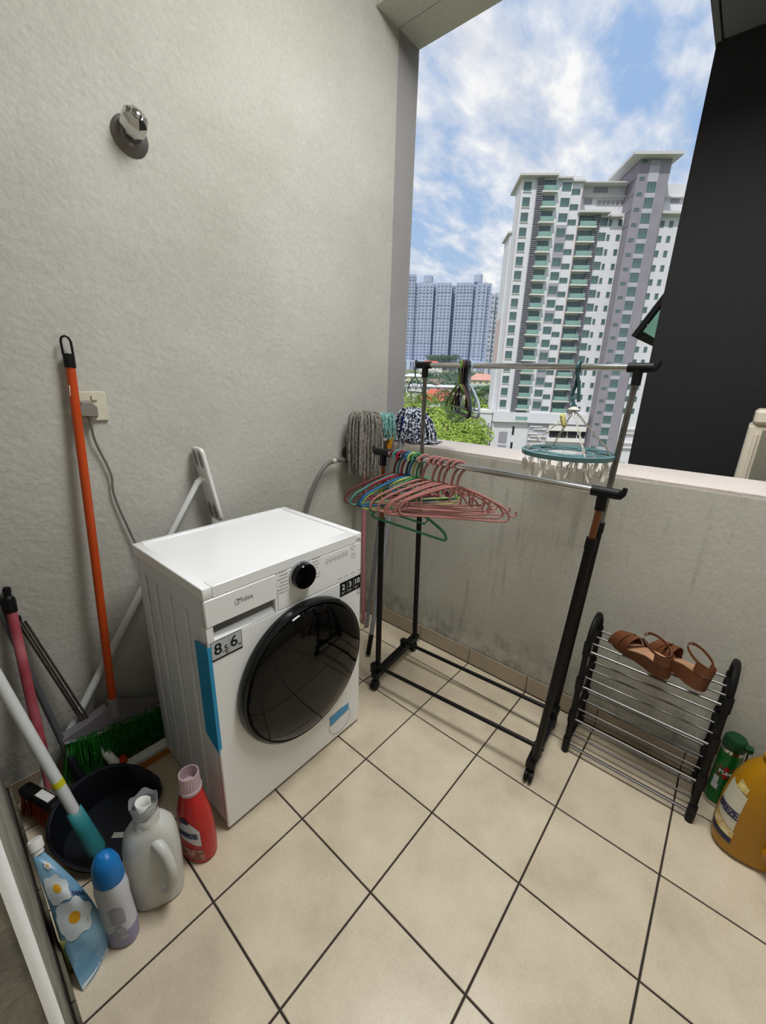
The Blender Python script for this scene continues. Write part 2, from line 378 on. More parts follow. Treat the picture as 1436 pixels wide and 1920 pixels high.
# skirting tiles along the parapet and left wall
bb = bpy.data.objects.new('baseboard_front', MB().box((XL, YF-.004, 0), (XR, YF-.0005, .083)).mesh('baseboard_front', m_grout, smooth=False)); COL.objects.link(bb); struct(bb)
for i in range(len(xs)-1):
    MB().bevbox((xs[i]+.0015, YF-.010, .001), (xs[i+1]-.0015, YF-.0041, .086), .002, 1, axis=0).build('skirting_tile', m_skirt, bb)
bl = bpy.data.objects.new('baseboard_left', MB().box((XL+.0005, YN, 0), (XL+.004, YF-.011, .083)).mesh('baseboard_left', m_grout, smooth=False)); COL.objects.link(bl); struct(bl)
yy = [YN]+[k*P for k in range(-3, 2)]+[YF-.011]
for j in range(len(yy)-1):
    MB().bevbox((XL+.0041, yy[j]+.0015, .001), (XL+.010, yy[j+1]-.0015, .086), .002, 1, axis=1).build('skirting_tile', m_skirt, bl)
bn = bpy.data.objects.new('baseboard_near', MB().box((XL+.011, YN+.0005, 0), (NX-.014, YN+.004, .083)).mesh('baseboard_near', m_grout, smooth=False)); COL.objects.link(bn); struct(bn)
xx = [XL+.011, -2*P, -P, 0, NX-.014]
m_skd = mat('skirting_dirty', '6f6857', .5, var=.8, vs=12)
for j in range(len(xx)-1):
    MB().bevbox((xx[j]+.0015, YN+.0041, .001), (xx[j+1]-.0015, YN+.012, .09), .002, 1, axis=0).build('skirting_tile', m_skd, bn)
# ================================================================== the city outside
FD = Vector((.6832, .7302, 0)); FA = Vector((-.7302, .6832, 0))
def fmat(D=112.0, fd=FD, fa=FA, org=CAM):       # local: x along facade, y = away from us, z up
    M = Matrix((fd, fa, Vector((0, 0, 1)))).transposed().to_4x4(); M.translation = org+fa*D; return M
c_white = mat('facade_white', 'dcdce0', .8, var=.06, vs=.2); c_grey = mat('facade_grey', 'b5b4be', .8, var=.05, vs=.3)
c_purp = mat('facade_mauve', '959099', .85, var=.10, vs=.35); c_purp2 = mat('facade_mauve_joint', '7d7486', .85)
c_pink = mat('facade_pink', 'cdb9b7', .85, var=.05, vs=.3); c_roof = mat('roof_edge', 'c9c8c4', .7)
c_glass = mat('green_glass', '587977', .12, var=.5, vs=.25, spec=.8); c_rail = mat('green_rail_glass', '86a99f', .15, var=.25, vs=.3)
c_frame = mat('window_frame_grey', '77807f', .5); c_slab = mat('slab_white', 'e2e0da', .8); c_lou = mat('louvre_grey', '9b99a2', .7); c_darkop = mat('dark_opening', '2a292c', .8)
c_bal = mat('balcony_recess', '8d9794', .8); c_patch = mat('patch_grey', 'a4a1ac', .8)
ZG = -24.0
def gz(d):                                     # the land rises towards the far towers
    if d < 125: return ZG
    if d < 480: return ZG+(d-125)*42/355
    return 18+(d-480)*.02
TURN = math.radians(10)                       # the tower's front is turned a little towards us on its right
T0 = fmat(); PIV = T0 @ Vector((43, 0, 0))
cT, sT = math.cos(TURN), math.sin(TURN)
FD2 = FD*cT-FA*sT; FA2 = FA*cT+FD*sT
T = Matrix((FD2, FA2, Vector((0, 0, 1)))).transposed().to_4x4(); T.translation = PIV
def tx(u, y=0): return (u*(112+y*cT)-112*(43+y*sT))/(112*cT+u*sT)     # plan measures -> metres along the front
def tz(v, u, y=0): return v*(112-tx(u, y)*sT+y*cT)/112
tower = empty('apartment_tower', T @ Vector((18, 6, ZG-CAM.z)), 'tall white and mauve apartment tower with green glass balconies and flat overhanging roofs', 'building')
class TMB(MB):
    def box(s, lo, hi):
        u = (lo[0]+hi[0])/2; y = lo[1]
        z = [v if v == B0 else tz(v, u, y) for v in (lo[2], hi[2])]
        return MB.box(s, (tx(lo[0], y), lo[1], z[0]), (tx(hi[0], y), hi[1], z[1]))
TB = lambda: TMB(T)
# bodies (x along, y depth, z relative to the camera height)
B0 = ZG-CAM.z
TB().box((43.2, 0, -6.5), (58.6, 6, 48.3)).build('wall_left_block', c_white, tower, smooth=False)
TB().box((58.6, 0.6, -9.2), (70.4, 14, 41.6)).build('wall_middle_block', c_white, tower, smooth=False)
TB().box((58.6, 2.6, 41.6), (70.4, 14, 47.9)).build('penthouse', c_white, tower, smooth=False)
TB().box((71.9, -2.6, B0), (80.1, 7, 54.6)).build('stair_tower', c_purp, tower, smooth=False)
TB().box((80.2, 1.0, B0), (100, 14, 43.7)).build('wall_right_block', c_white, tower, smooth=False)
TB().box((80.2, 2.8, 43.7), (100, 14, 49.4)).build('penthouse_right', c_white, tower, smooth=False)
TB().box((41.7, 6.05, -6.0), (50, 13, 36)).build('rear_wing', c_white, tower, smooth=False)
TB().box((41.2, 5.6, 36), (43, 14, 36.4)).build('roof_slab', c_roof, tower, smooth=False)
# roofs
for lo, hi in (((42.7, -1.6, 48.2), (52.2, 9.5, 48.65)), ((52.25, -1, 48.1), (55.9, 10, 48.5)), ((55.95, -.8, 47.7), (59.1, 10, 48.1)),
               ((58.5, -1.2, 41.7), (66.8, 3, 42.15)), ((66.9, -1.0, 41.2), (70.3, 2.5, 41.7)), ((70.1, -4.6, 54.5), (82.9, 8.5, 55.1)), ((80.3, -.6, 43.2), (100, 4, 43.8)), ((59, 1.7, 45.1), (70.3, 3, 45.35)), ((80.3, 2, 46.6), (100, 3, 46.85))):
    TB().box(lo, hi).build('roof_slab', c_roof, tower, smooth=False)
TB().box((58.8, 0, 47.95), (70.3, .1+2.5, 48.2)).build('roof_slab', c_roof, tower, smooth=False)
# podium and annex
TB().box((42.5, -1.2, -9.3), (70.3, 13, -6.55)).build('podium_band', c_white, tower, smooth=False)
TB().box((42.4, 0, B0), (70.3, 13, -9.35)).build('podium', c_white, tower, smooth=False)
TB().box((53.0, -.35, -17.5), (58.8, -.05, -9.6)).build('car_park_panel', c_grey, tower, smooth=False)
for k, (x0, x1, z) in enumerate(((53.3, 57, -10.2), (54.5, 58.2, -10.9), (53.1, 56, -12.2), (53.8, 58.4, -12.9), (53.2, 57.2, -13.9), (54.2, 58.3, -15.2))):
    TB().box((x0, -.8, z-.18), (x1, -.36, z+.12)).build('louvre_bar', c_slab, tower, smooth=False)
for x0, x1 in ((59.4, 64.6), (64.9, 67.6), (67.9, 70.2)):
    TB().box((x0, -.12, -13.2), (x1, -.02, -11.4)).build('car_park_opening', c_darkop, tower, smooth=False)
TB().box((59, -1.0, -11.3), (70.3, -.05, -9.9)).build('podium_ledge', c_slab, tower, smooth=False)
TB().box((58.8, -1.4, -14.4), (70.3, -.05, -13.4)).build('podium_ledge', c_slab, tower, smooth=False)
for z0 in (-14.9, -18.6, -22.3):
    TB().box((44.6, -.12, z0), (47.0, -.02, z0+3.1)).build('podium_window', c_lou, tower, smooth=False)
for z0 in (-12.6, -17): TB().box((48.3, -.12, z0), (48.9, -.02, z0+2.3)).build('podium_window', c_darkop, tower, smooth=False)
for x0 in (81.2,):
    for z in (-10.4, -11.6, -14.4, -15.8): TB().box((x0, .3, z-.15), (x0+7, .95, z+.15)).build('louvre_bar', c_slab, tower, smooth=False)
# windows: frame with mullions + glass pane as its child
def win_proto(w, h, nx=2, bar=True):
    f = MB(); t = .09
    f.box((-w/2, -.06, -h/2), (-w/2+t, .0, h/2)).box((w/2-t, -.06, -h/2), (w/2, 0, h/2)).box((-w/2+t, -.06, h/2-t), (w/2-t, 0, h/2)).box((-w/2+t, -.06, -h/2), (w/2-t, 0, -h/2+t))
    for k in range(1, nx): x = -w/2+w*k/nx; f.box((x-t*.4, -.05, -h/2+t), (x+t*.4, 0, h/2-t))
    if bar: f.box((-w/2+t, -.05, h*.18), (w/2-t, 0, h*.18+.06))
    g = MB().box((-w/2+.02, -.02, -h/2+.02), (w/2-.02, -.005, h/2-.02))
    return f.mesh('window', c_frame, smooth=False), g.mesh('pane', c_glass, smooth=False)
R4 = T.to_3x3().to_4x4()
TLOC = Vector(tower.location)
def place_obj(name, me, parent, loc):           # mesh in facade axes, placed at facade coordinates
    o = bpy.data.objects.new(name, me); COL.objects.link(o); o.parent = parent
    p = T @ Vector((tx(loc[0], loc[1]), loc[1], loc[2])); o.location = p-TLOC; o.rotation_mode = 'QUATERNION'; o.rotation_quaternion = R4.to_quaternion(); return o
def windows(col, w, h, y, rows, nx=2, name='window', bar=True):
    f, g = win_proto(w, h, nx, bar)
    for z in rows:
        o = place_obj(name, f, tower, (col, y, z))
        p = bpy.data.objects.new('pane', g); COL.objects.link(p); p.parent = o
rows = [45.6-3.11*k for k in range(18)]
windows(44.7, 1.75, 1.9, -.01, rows)
sills = MB().box((-1.0, -.2, -.06), (1.0, 0, .06)).mesh('sill', c_slab, smooth=False)
for z in rows: place_obj('sill', sills, tower, (44.7, -.01, z-1.08))
windows(54.45, 2.1, 1.75, -.26, [z-.1 for z in rows]); windows(56.75, 2.3, 1.2, -.01, [z-1.0 for z in rows])
pt = MB().box((-1.2, -.25, -1.55), (1.2, 0, 1.55)).mesh('wall_panel', c_patch, smooth=False); pw = MB().box((-1.2, -.25, -1.55), (1.2, 0, 1.55)).mesh('wall_panel', c_white, smooth=False)
for k, z in enumerate(rows): place_obj('wall_panel', pt if k % 9 in (0, 3, 4, 5, 7) and k > 1 else pw, tower, (54.45, 0, z-.1))
windows(65.25, 1.8, 1.7, .58, [z-.6 for z in rows[2:]]); windows(67.0, .7, 1.3, .58, [z-.8 for z in rows[2:]], 1, 'slit_window', False); windows(69.6, .9, 1.3, .58, [z-.8 for z in rows[2:]], 1, 'slit_window', False)
# balconies
def bal(w, name='balcony'):
    rec = MB().box((-w/2, -.05, -1.0), (w/2, -.01, 1.45)).mesh('balcony_door', c_glass, smooth=False)
    fr = MB()
    for k in range(4): x = -w/2+k*w/3; fr.box((x-.05, -.12, -1.0), (x+.05, -.05, 1.45))
    fr.box((-w/2, -.12, 1.35), (w/2, -.05, 1.47))
    sb = MB().box((-w/2-.35, -1.3, -1.3), (w/2+.5, 0, -1.02))
    rl = MB().box((-w/2-.1, -1.22, -.95), (w/2+.3, -1.17, .05)).box((w/2+.25, -1.17, -.95), (w/2+.3, 0, .05))
    return rec, fr.mesh('door_frame', c_frame, smooth=False), sb.mesh('balcony_slab', c_slab, smooth=False), rl.mesh('balcony_rail', c_rail, smooth=False)
def balconies(col, w, y, rws):
    a, b2, c, d = bal(w)
    for z in rws:
        o = place_obj('balcony_slab', c, tower, (col, y, z))
        for nm, me in (('balcony_door', a), ('door_frame', b2), ('balcony_rail', d)):
            p = bpy.data.objects.new(nm, me); COL.objects.link(p); p.parent = o
balconies(50.1, 2.8, -.01, [z-.2 for z in rows]); balconies(60.7, 3.4, .58, [z-.9 for z in rows[2:]])
lv = MB(); lv.box((-.75, -.5, -1.5), (-.68, 0, 1.5)).box((.68, -.5, -1.5), (.75, 0, 1.5)).box((-.68, -.1, -1.5), (.68, 0, 1.5))
for k in range(7): lv.box((-.68, -.45, -1.4+k*.42), (.68, -.1, -1.28+k*.42))
lv = lv.mesh('louvre', c_lou, smooth=False)
for z in rows: place_obj('louvre', lv, tower, (47.75, -.01, z))
for z in rows[2:]: place_obj('louvre', lv, tower, (63.3, .58, z-.6))
pl = MB().box((-.06, -.15, -28), (.06, 0, 27)).mesh('rain_pipe', c_pink, smooth=False)
place_obj('rain_pipe', pl, tower, (43.0, -.01, 20)); place_obj('rain_pipe', pl, tower, (58.5, -.01, 19))
# stair tower front: recessed white column with tall windows, small windows, joint lines
TB().box((74.65, -2.7, B0), (77.3, -2.61, 52.9)).build('window_column', c_grey, tower, smooth=False)
windows(75.95, 2.1, 2.0, -2.72, [44.55-3.05*k for k in range(22)], 3, 'stair_window')
TB().box((74.8, -2.78, 52.3), (77.2, -2.71, 53.4)).build('louvre_panel', c_lou, tower, smooth=False)
windows(73.2, 1.2, .65, -2.62, [40.2-3.05*k for k in range(21)]+[43.2, 46.2, 49.4], 2, 'small_window', False)
for k in range(24):
    z = 51-3.1*k
    if z > 38: MB(T).box((tx(71.9,-2.6)-.05, -2.5, z-1.5-.06), (tx(71.9,-2.6)+.01, 6.5, z-1.5+.06)).build('joint_line', c_purp2, tower, smooth=False)
for z in [40.4-3.11*k for k in range(15)]:
    pass

for u in (80.8, 83.2, 86.5): windows(u, .9, 1.35, .98, [38.5-3.11*k for k in range(15)], 1, 'slit_window', False)
for x0, x1, z0, z1, y in ((61.3, 64.9, 45.8, 47.2, 2.5), (59.3, 61.4, 43.2, 44.3, 2.5), (62.6, 69.5, 43.3, 44.4, 2.5), (81.8, 84.2, 45.0, 46.1, 2.7)):
    TB().box((x0, y, z0), (x1, y+.09, z1)).build('dark_louvre', c_lou, tower, smooth=False)
for k in range(6): TB().box((62.6+k*1.2, 2.35, 43.3), (62.7+k*1.2, 2.49, 44.4)).build('louvre_post', c_slab, tower, smooth=False)
MB(T).box((tx(41.7,6.05)-.05, 6.5, 7), (tx(41.7,6.05)-.01, 12.9, 18)).build('pink_panel', c_pink, tower, smooth=False)
# annex on the left (lower podium building)
annex = empty('podium_annex', T @ Vector((-3, 6, B0)), 'low white colonnaded podium wing at the left foot of the white and mauve tower', 'building')
TB().box((37.8, .5, B0), (42.0, 12, -6.9)).build('wall', c_white, annex, smooth=False)
TB().box((37.4, .2, -6.85), (42.1, 12.3, -6.1)).build('cornice', c_slab, annex, smooth=False)
for k in range(4): TB().box((37.5, 1+k*3, B0), (37.79, 1.8+k*3, -7.4)).build('column', c_slab, annex, smooth=False)
for k in range(3):
    TB().box((37.7, 2.2+k*3, -18), (37.79, 3.6+k*3, -9)).build('window', c_lou, annex, smooth=False)
for k in range(3): TB().box((38.6+k*1.2, .4, -19), (39.1+k*1.2, .49, -9.5)).build('window', c_lou, annex, smooth=False)
# -------- far buildings
def far_frame(px, py, d, turn=0):
    v = far_point(px, py, d); a = (v-CAM); a.z = 0; a.normalize(); a = rotz(math.radians(turn)).to_3x3() @ a; x = Vector((a.y, -a.x, 0))
    M = Matrix((x, a, Vector((0, 0, 1)))).transposed().to_4x4(); M.translation = (v.x, v.y, 0); return M, v.z
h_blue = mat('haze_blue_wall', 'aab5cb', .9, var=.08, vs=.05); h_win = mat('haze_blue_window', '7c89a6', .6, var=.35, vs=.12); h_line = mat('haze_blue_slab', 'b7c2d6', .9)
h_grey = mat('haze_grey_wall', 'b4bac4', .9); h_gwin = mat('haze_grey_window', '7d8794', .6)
def slabs(name, lab, px, pyb, d, zt, parts, turn=0, wallm=h_blue, winm=h_win, linem=h_line, pitch=3.2, cw=3.4, ww=2.0, wh=1.3):
    M, zb = far_frame(px, pyb, d, turn); root = empty(name, M @ Vector((0, 0, zb)), lab, 'building')
    M.translation.z = 0
    for (x0, x1, y0, dep, ztop) in parts:
        b = MB(M); b.box((x0, y0, zb-14), (x1, y0+dep, ztop)); b.build('block', wallm, root, smooth=False)
        w = MB(M); l = MB(M); n = int((x1-x0)/cw); n = max(n, 1); st = (x1-x0)/n
        z = zb+1.5
        while z < ztop-3:
            for k in range(n):
                c = x0+st*(k+.5)
                w.box((c-ww/2, y0-.25, z), (c+ww/2, y0-.05, z+wh))
            z += pitch
        z = zb
        while z < ztop:
            l.box((x0, y0-.5, z), (x1, y0, z+.45)); z += pitch*4
        for k in range(0, n+1, 2): l.box((x0+k*st-.3, y0-.6, zb), (x0+k*st+.3, y0, ztop))
        stuff(w.build('window_grid', winm, root, smooth=False)); stuff(l.build('slab_grid', linem, root, smooth=False))
    return root, M, zb
zt = far_point(840, 528, 500).z
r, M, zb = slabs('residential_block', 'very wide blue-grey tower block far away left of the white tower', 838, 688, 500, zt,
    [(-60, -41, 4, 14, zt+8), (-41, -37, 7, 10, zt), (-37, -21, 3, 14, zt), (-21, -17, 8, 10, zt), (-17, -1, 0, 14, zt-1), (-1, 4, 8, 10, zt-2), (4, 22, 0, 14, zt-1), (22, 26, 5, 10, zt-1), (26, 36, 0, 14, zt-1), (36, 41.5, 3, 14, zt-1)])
for x0, x1, h in ((-32, -22, 8), (22, 31, 9), (-58, -50, 10)):
    MB(M).bevbox((x0, 3, zt-1), (x1, 12, zt+h), 3, 4).build('roof_drum', h_blue, r)
MB(M).box((-62, -6, zb-16), (46, 3, zb+6)).build('podium', h_line, r, smooth=False)
w = MB(M)
for k in range(38):
    if k % 5: w.box((-60+k*3, -6.3, zb-6), (-58.2+k*3, -6.05, zb+4.5))
stuff(w.build('podium_openings', h_win, r, smooth=False))
zt2 = far_point(940, 547, 330).z
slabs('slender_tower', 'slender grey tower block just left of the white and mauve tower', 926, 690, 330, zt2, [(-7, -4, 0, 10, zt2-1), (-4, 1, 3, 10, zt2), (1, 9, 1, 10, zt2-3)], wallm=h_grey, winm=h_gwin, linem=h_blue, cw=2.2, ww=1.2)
zt3 = far_point(915, 640, 620).z
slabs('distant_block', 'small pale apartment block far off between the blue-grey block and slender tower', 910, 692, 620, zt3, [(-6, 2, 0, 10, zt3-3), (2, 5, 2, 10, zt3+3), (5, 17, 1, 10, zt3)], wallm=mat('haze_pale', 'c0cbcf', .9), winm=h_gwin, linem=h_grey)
# -------- land
g = MB(); NR, NA = 40, 40
vs = []; fs = []
for i in range(NR+1):
    d = 30+(i/NR)**2*1600
    for j in range(NA+1):
        a = math.radians(30+j*150/NA); vs.append((CAM.x+d*math.cos(a), CAM.y+d*math.sin(a), gz(d)+random.uniform(-.3, .3)))
for i in range(NR):
    for j in range(NA): k = i*(NA+1)+j; fs.append((k, k+1, k+NA+2, k+NA+1))
g.add(vs, fs); struct(g.build('ground', mat('grass_land', '76805a', .95, var=.5, vs=.08, col2='8b8a72')))
# -------- trees
def leaf_mat(n, a, b_): return mat(n, a, .7, var=1, vs=.45, col2=b_)
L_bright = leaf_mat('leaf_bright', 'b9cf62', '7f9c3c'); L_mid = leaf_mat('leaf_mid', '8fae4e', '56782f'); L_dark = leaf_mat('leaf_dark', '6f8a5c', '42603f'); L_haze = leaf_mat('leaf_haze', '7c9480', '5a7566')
m_bark = mat('bark', '6b5a45', .9)
def crown_mesh(seed, mt, n=2600, leaf=.34):
    rnd = random.Random(seed); b = MB(); blobs = []
    for k in range(9):
        a = rnd.uniform(0, 6.28); r = rnd.uniform(.15, .62); blobs.append((Vector((r*math.cos(a), r*math.sin(a), rnd.uniform(-.25, .4))), rnd.uniform(.32, .55)))
    blobs.append((Vector((0, 0, .1)), .6))
    vs = []; fs = []
    for i in range(n):
        c, r = rnd.choice(blobs); z = rnd.uniform(-.5, 1); a = rnd.uniform(0, 6.28); s = math.sqrt(max(0, 1-z*z))
        nrm = Vector((s*math.cos(a), s*math.sin(a), z)); p = c+nrm*r*rnd.uniform(.82, 1.05)
        if any((p-c2).length < r2*.75 for c2, r2 in blobs): continue
        t = (nrm+Vector((rnd.uniform(-.8, .8), rnd.uniform(-.8, .8), rnd.uniform(-.4, .8)))).normalized(); u = t.orthogonal().normalized(); w = t.cross(u)
        q_ = leaf/7*rnd.uniform(.7, 1.4); k = len(vs)
        vs += [p-u*q_, p+w*q_*.7+t*q_*.2, p+u*q_, p-w*q_*.7+t*q_*.2]; fs.append((k, k+1, k+2, k+3))
    b.add(vs, fs)
    return b.mesh('crown', mt, smooth=False)
CR = {}
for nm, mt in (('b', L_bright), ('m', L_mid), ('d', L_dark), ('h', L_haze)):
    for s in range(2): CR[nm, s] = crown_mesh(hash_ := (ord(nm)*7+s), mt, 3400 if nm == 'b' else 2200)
trunk_me = MB().tube([(0, 0, -1), (.02, .01, -.5), (0, 0, 0), (.05, .02, .3)], [.07, .05, .045, .02], 7).mesh('trunk', m_bark)
ORD = ['first', 'second', 'third', 'fourth', 'fifth', 'sixth', 'seventh', 'eighth', 'ninth', 'tenth', 'eleventh', 'twelfth', 'thirteenth', 'fourteenth', 'fifteenth', 'sixteenth', 'seventeenth', 'eighteenth']
def rowed(trees, names, what):      # labels by depth row and rank from the left
    out = {}
    cuts = sorted(t[2] for t in trees); k = len(names)
    lim = [cuts[min(len(cuts)-1, (i+1)*len(cuts)//k)] for i in range(k-1)]+[1e9]
    for r in range(k):
        row = sorted([t for t in trees if (lim[r-1] if r else -1) <= t[2] < lim[r]], key=lambda t: t[0])
        for i, t in enumerate(row): out[t] = '%s %s, %s from the left in the %s row' % (what[r % len(what)], 'tree', ORD[i], names[r])
    return out
def tree(px, py, d, R, kind, label, group=None, hk=.9):
    top = far_point(px, py, d); g0 = gz(d)
    o = empty('tree', (top.x, top.y, g0), label, 'tree', group)
    cz = top.z-R*hk-g0
    c = bpy.data.objects.new('crown', CR[kind, random.randint(0, 1)]); COL.objects.link(c); c.parent = o; c.location = (0, 0, cz); c.scale = (R, R, R*hk*.95); c.rotation_euler = (0, 0, random.uniform(0, 6.28)); stuff(c)
    t = bpy.data.objects.new('trunk', trunk_me); COL.objects.link(t); t.parent = o; t.location = (0, 0, cz); t.scale = (R, R, max(cz, 1))
    return o
bright = [(778, 744, 118, 6), (802, 752, 112, 6.5), (828, 768, 106, 6), (858, 778, 100, 6.5), (878, 782, 104, 6), (893, 772, 112, 5.5), (915, 750, 135, 4.5), (898, 752, 130, 4.5), (790, 780, 92, 6), (815, 800, 84, 6), (850, 808, 80, 6), (868, 812, 84, 5), (886, 806, 96, 4.5), (768, 790, 88, 5), (765, 760, 110, 6), (838, 792, 92, 5)]
lb = rowed(bright, ('front', 'middle', 'back'), ('bright yellow-green',))
for t_ in bright: tree(*t_, 'b', lb[t_]+' of the near canopy', 'bright trees below the balcony')
mids = [(835, 722, 215, 7), (848, 735, 190, 7), (868, 738, 180, 7), (905, 715, 235, 8), (922, 712, 230, 8), (940, 718, 215, 7), (880, 722, 240, 7), (893, 735, 185, 6), (800, 728, 190, 6), (772, 725, 210, 7), (785, 742, 150, 5), (930, 735, 175, 6), (862, 756, 150, 6), (880, 757, 140, 6), (835, 752, 150, 5.5)]
lb = rowed(mids, ('nearer', 'farther'), ('mid-green',))
for t_ in mids: tree(*t_, 'm' if random.random() < .5 else 'd', lb[t_]+' among the houses', 'trees among the houses')
far_ = []
for k in range(26):
    px = 762+k*7+random.uniform(-2, 2); d = (300, 345, 395)[k % 3]
    far_.append((px, {300: 706, 345: 698, 395: 692}[d]+random.uniform(-3, 3), d, 11))
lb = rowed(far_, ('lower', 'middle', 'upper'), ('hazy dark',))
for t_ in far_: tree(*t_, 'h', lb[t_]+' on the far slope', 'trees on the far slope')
for k in range(10): tree(806+k*5.5, 663+random.uniform(-2, 2), 490, 6, 'h', 'small hazy tree on the podium of the far blue-grey block, %s from the left' % ORD[k], 'trees in front of the blue-grey block')
tree(1150, 848, 84, 5, 'm', 'round green tree at the foot of the tower beside the dark wall', None); tree(1168, 862, 80, 4, 'b', 'pale green tree right of the round tree, beside the dark wall', None)
# -------- houses
r_red = mat('roof_red', 'd2705c', .8, var=.15, vs=.5); r_pink = mat('roof_pink', 'd8a497', .8, var=.15, vs=.5); r_wht = mat('roof_pale', 'd9dadb', .7); w_cream = mat('house_cream', 'd8d2b0', .8); w_wht = mat('house_white', 'd6d6d2', .8); r_teal = mat('roof_teal', '7f9b9c', .6)
def house(px, py, d, w, l, hw, hr, wm, rm, label, turn=0):
    M, z = far_frame(px, py, d, turn); g0 = gz(d)-1; z1 = z-hr; z0 = min(g0, z1-hw)
    o = empty('house', M @ Vector((0, 0, z0)), label, 'house')
    MB(M).box((-w/2, 0, z0), (w/2, l, z1)).build('wall', wm, o, smooth=False)
    e = 1.0; b = MB(M); k = min(w, l)*.42
    vs = [(-w/2-e, -e, z1-.3), (w/2+e, -e, z1-.3), (w/2+e, l+e, z1-.3), (-w/2-e, l+e, z1-.3), (-w/2+k, l/2, z), (w/2-k, l/2, z)]
    b.add(vs, [(0, 1, 5, 4), (1, 2, 5), (2, 3, 4, 5), (3, 0, 4), (3, 2, 1, 0)]); b.build('roof', rm, o, smooth=False)
    f, g_ = MB(M), MB(M)
    n = max(2, int(w/4))
    for i in range(n):
        x = -w/2+w*(i+.5)/n; wn = MB(M).box((x-.7, -.12, z1-2.4), (x+.7, -.02, z1-1.0)).build('window', h_gwin, o, smooth=False)
house(808, 676, 420, 22, 12, 6, 5, w_wht, r_red, 'house with a red hipped roof below the blue-grey block')
house(822, 711, 300, 20, 12, 5, 4.5, w_wht, r_pink, 'long house with a pink hipped roof among the trees', 12)
house(792, 720, 275, 20, 9, 5, 1.2, w_wht, r_wht, 'long low house with a pale flat roof', 5)
house(843, 722, 262, 18, 9, 5, 1.0, w_wht, r_wht, 'low hall with a flat white roof right of the pale one', 8)
house(820, 730, 240, 22, 14, 6, 6, w_wht, r_red, 'large house with a broad orange-red hipped roof', -8)
house(908, 700, 290, 16, 10, 7, 4, w_cream, r_pink, 'cream house with a pinkish roof left of the white tower', 15)
house(928, 698, 335, 14, 10, 7, 4, w_cream, r_pink, 'second cream house behind the first, nearer the tower', -10)
house(905, 722, 255, 20, 7, 3, 1.0, w_wht, r_teal, 'long low teal-roofed shed behind the hangers', 0)
house(776, 700, 330, 16, 10, 5, 2, w_cream, r_wht, 'pale flat-roofed house at the far left beside the jamb', 0)
# ================================================================== things in the yard
V3 = Vector
k_white = mat('appliance_white', 'eceded', .28, var=.03, vs=3, coat=.2); k_side = mat('appliance_side', 'dfe3e6', .4, var=.06, vs=4)
k_black = mat('gloss_black', '040404', .05, spec=.28); k_bk = mat('black_plastic', '0a0a0b', .5, spec=.3); k_ring = mat('black_ring', '0c0c0d', .18)
k_grey = mat('print_grey', '6e7073', .6); k_lt = mat('print_light', 'd8dadc', .5); k_sil = mat('silver_plastic', 'a9acb0', .3, metal=.5)
chrome = mat('chrome', 'c9c8c4', .16, metal=1, var=.12, vs=30); steel = mat('dull_steel', '8f8c88', .3, metal=1, var=.35, vs=25)
tape_b = mat('blue_tape', '1b8fc0', .45); tape_b2 = mat('blue_tape_small', '4c97c8', .5)
pw = mat('white_plastic', 'd9d9d4', .4); pw2 = mat('white_tube', 'd3d5d4', .35, var=.06, vs=20)
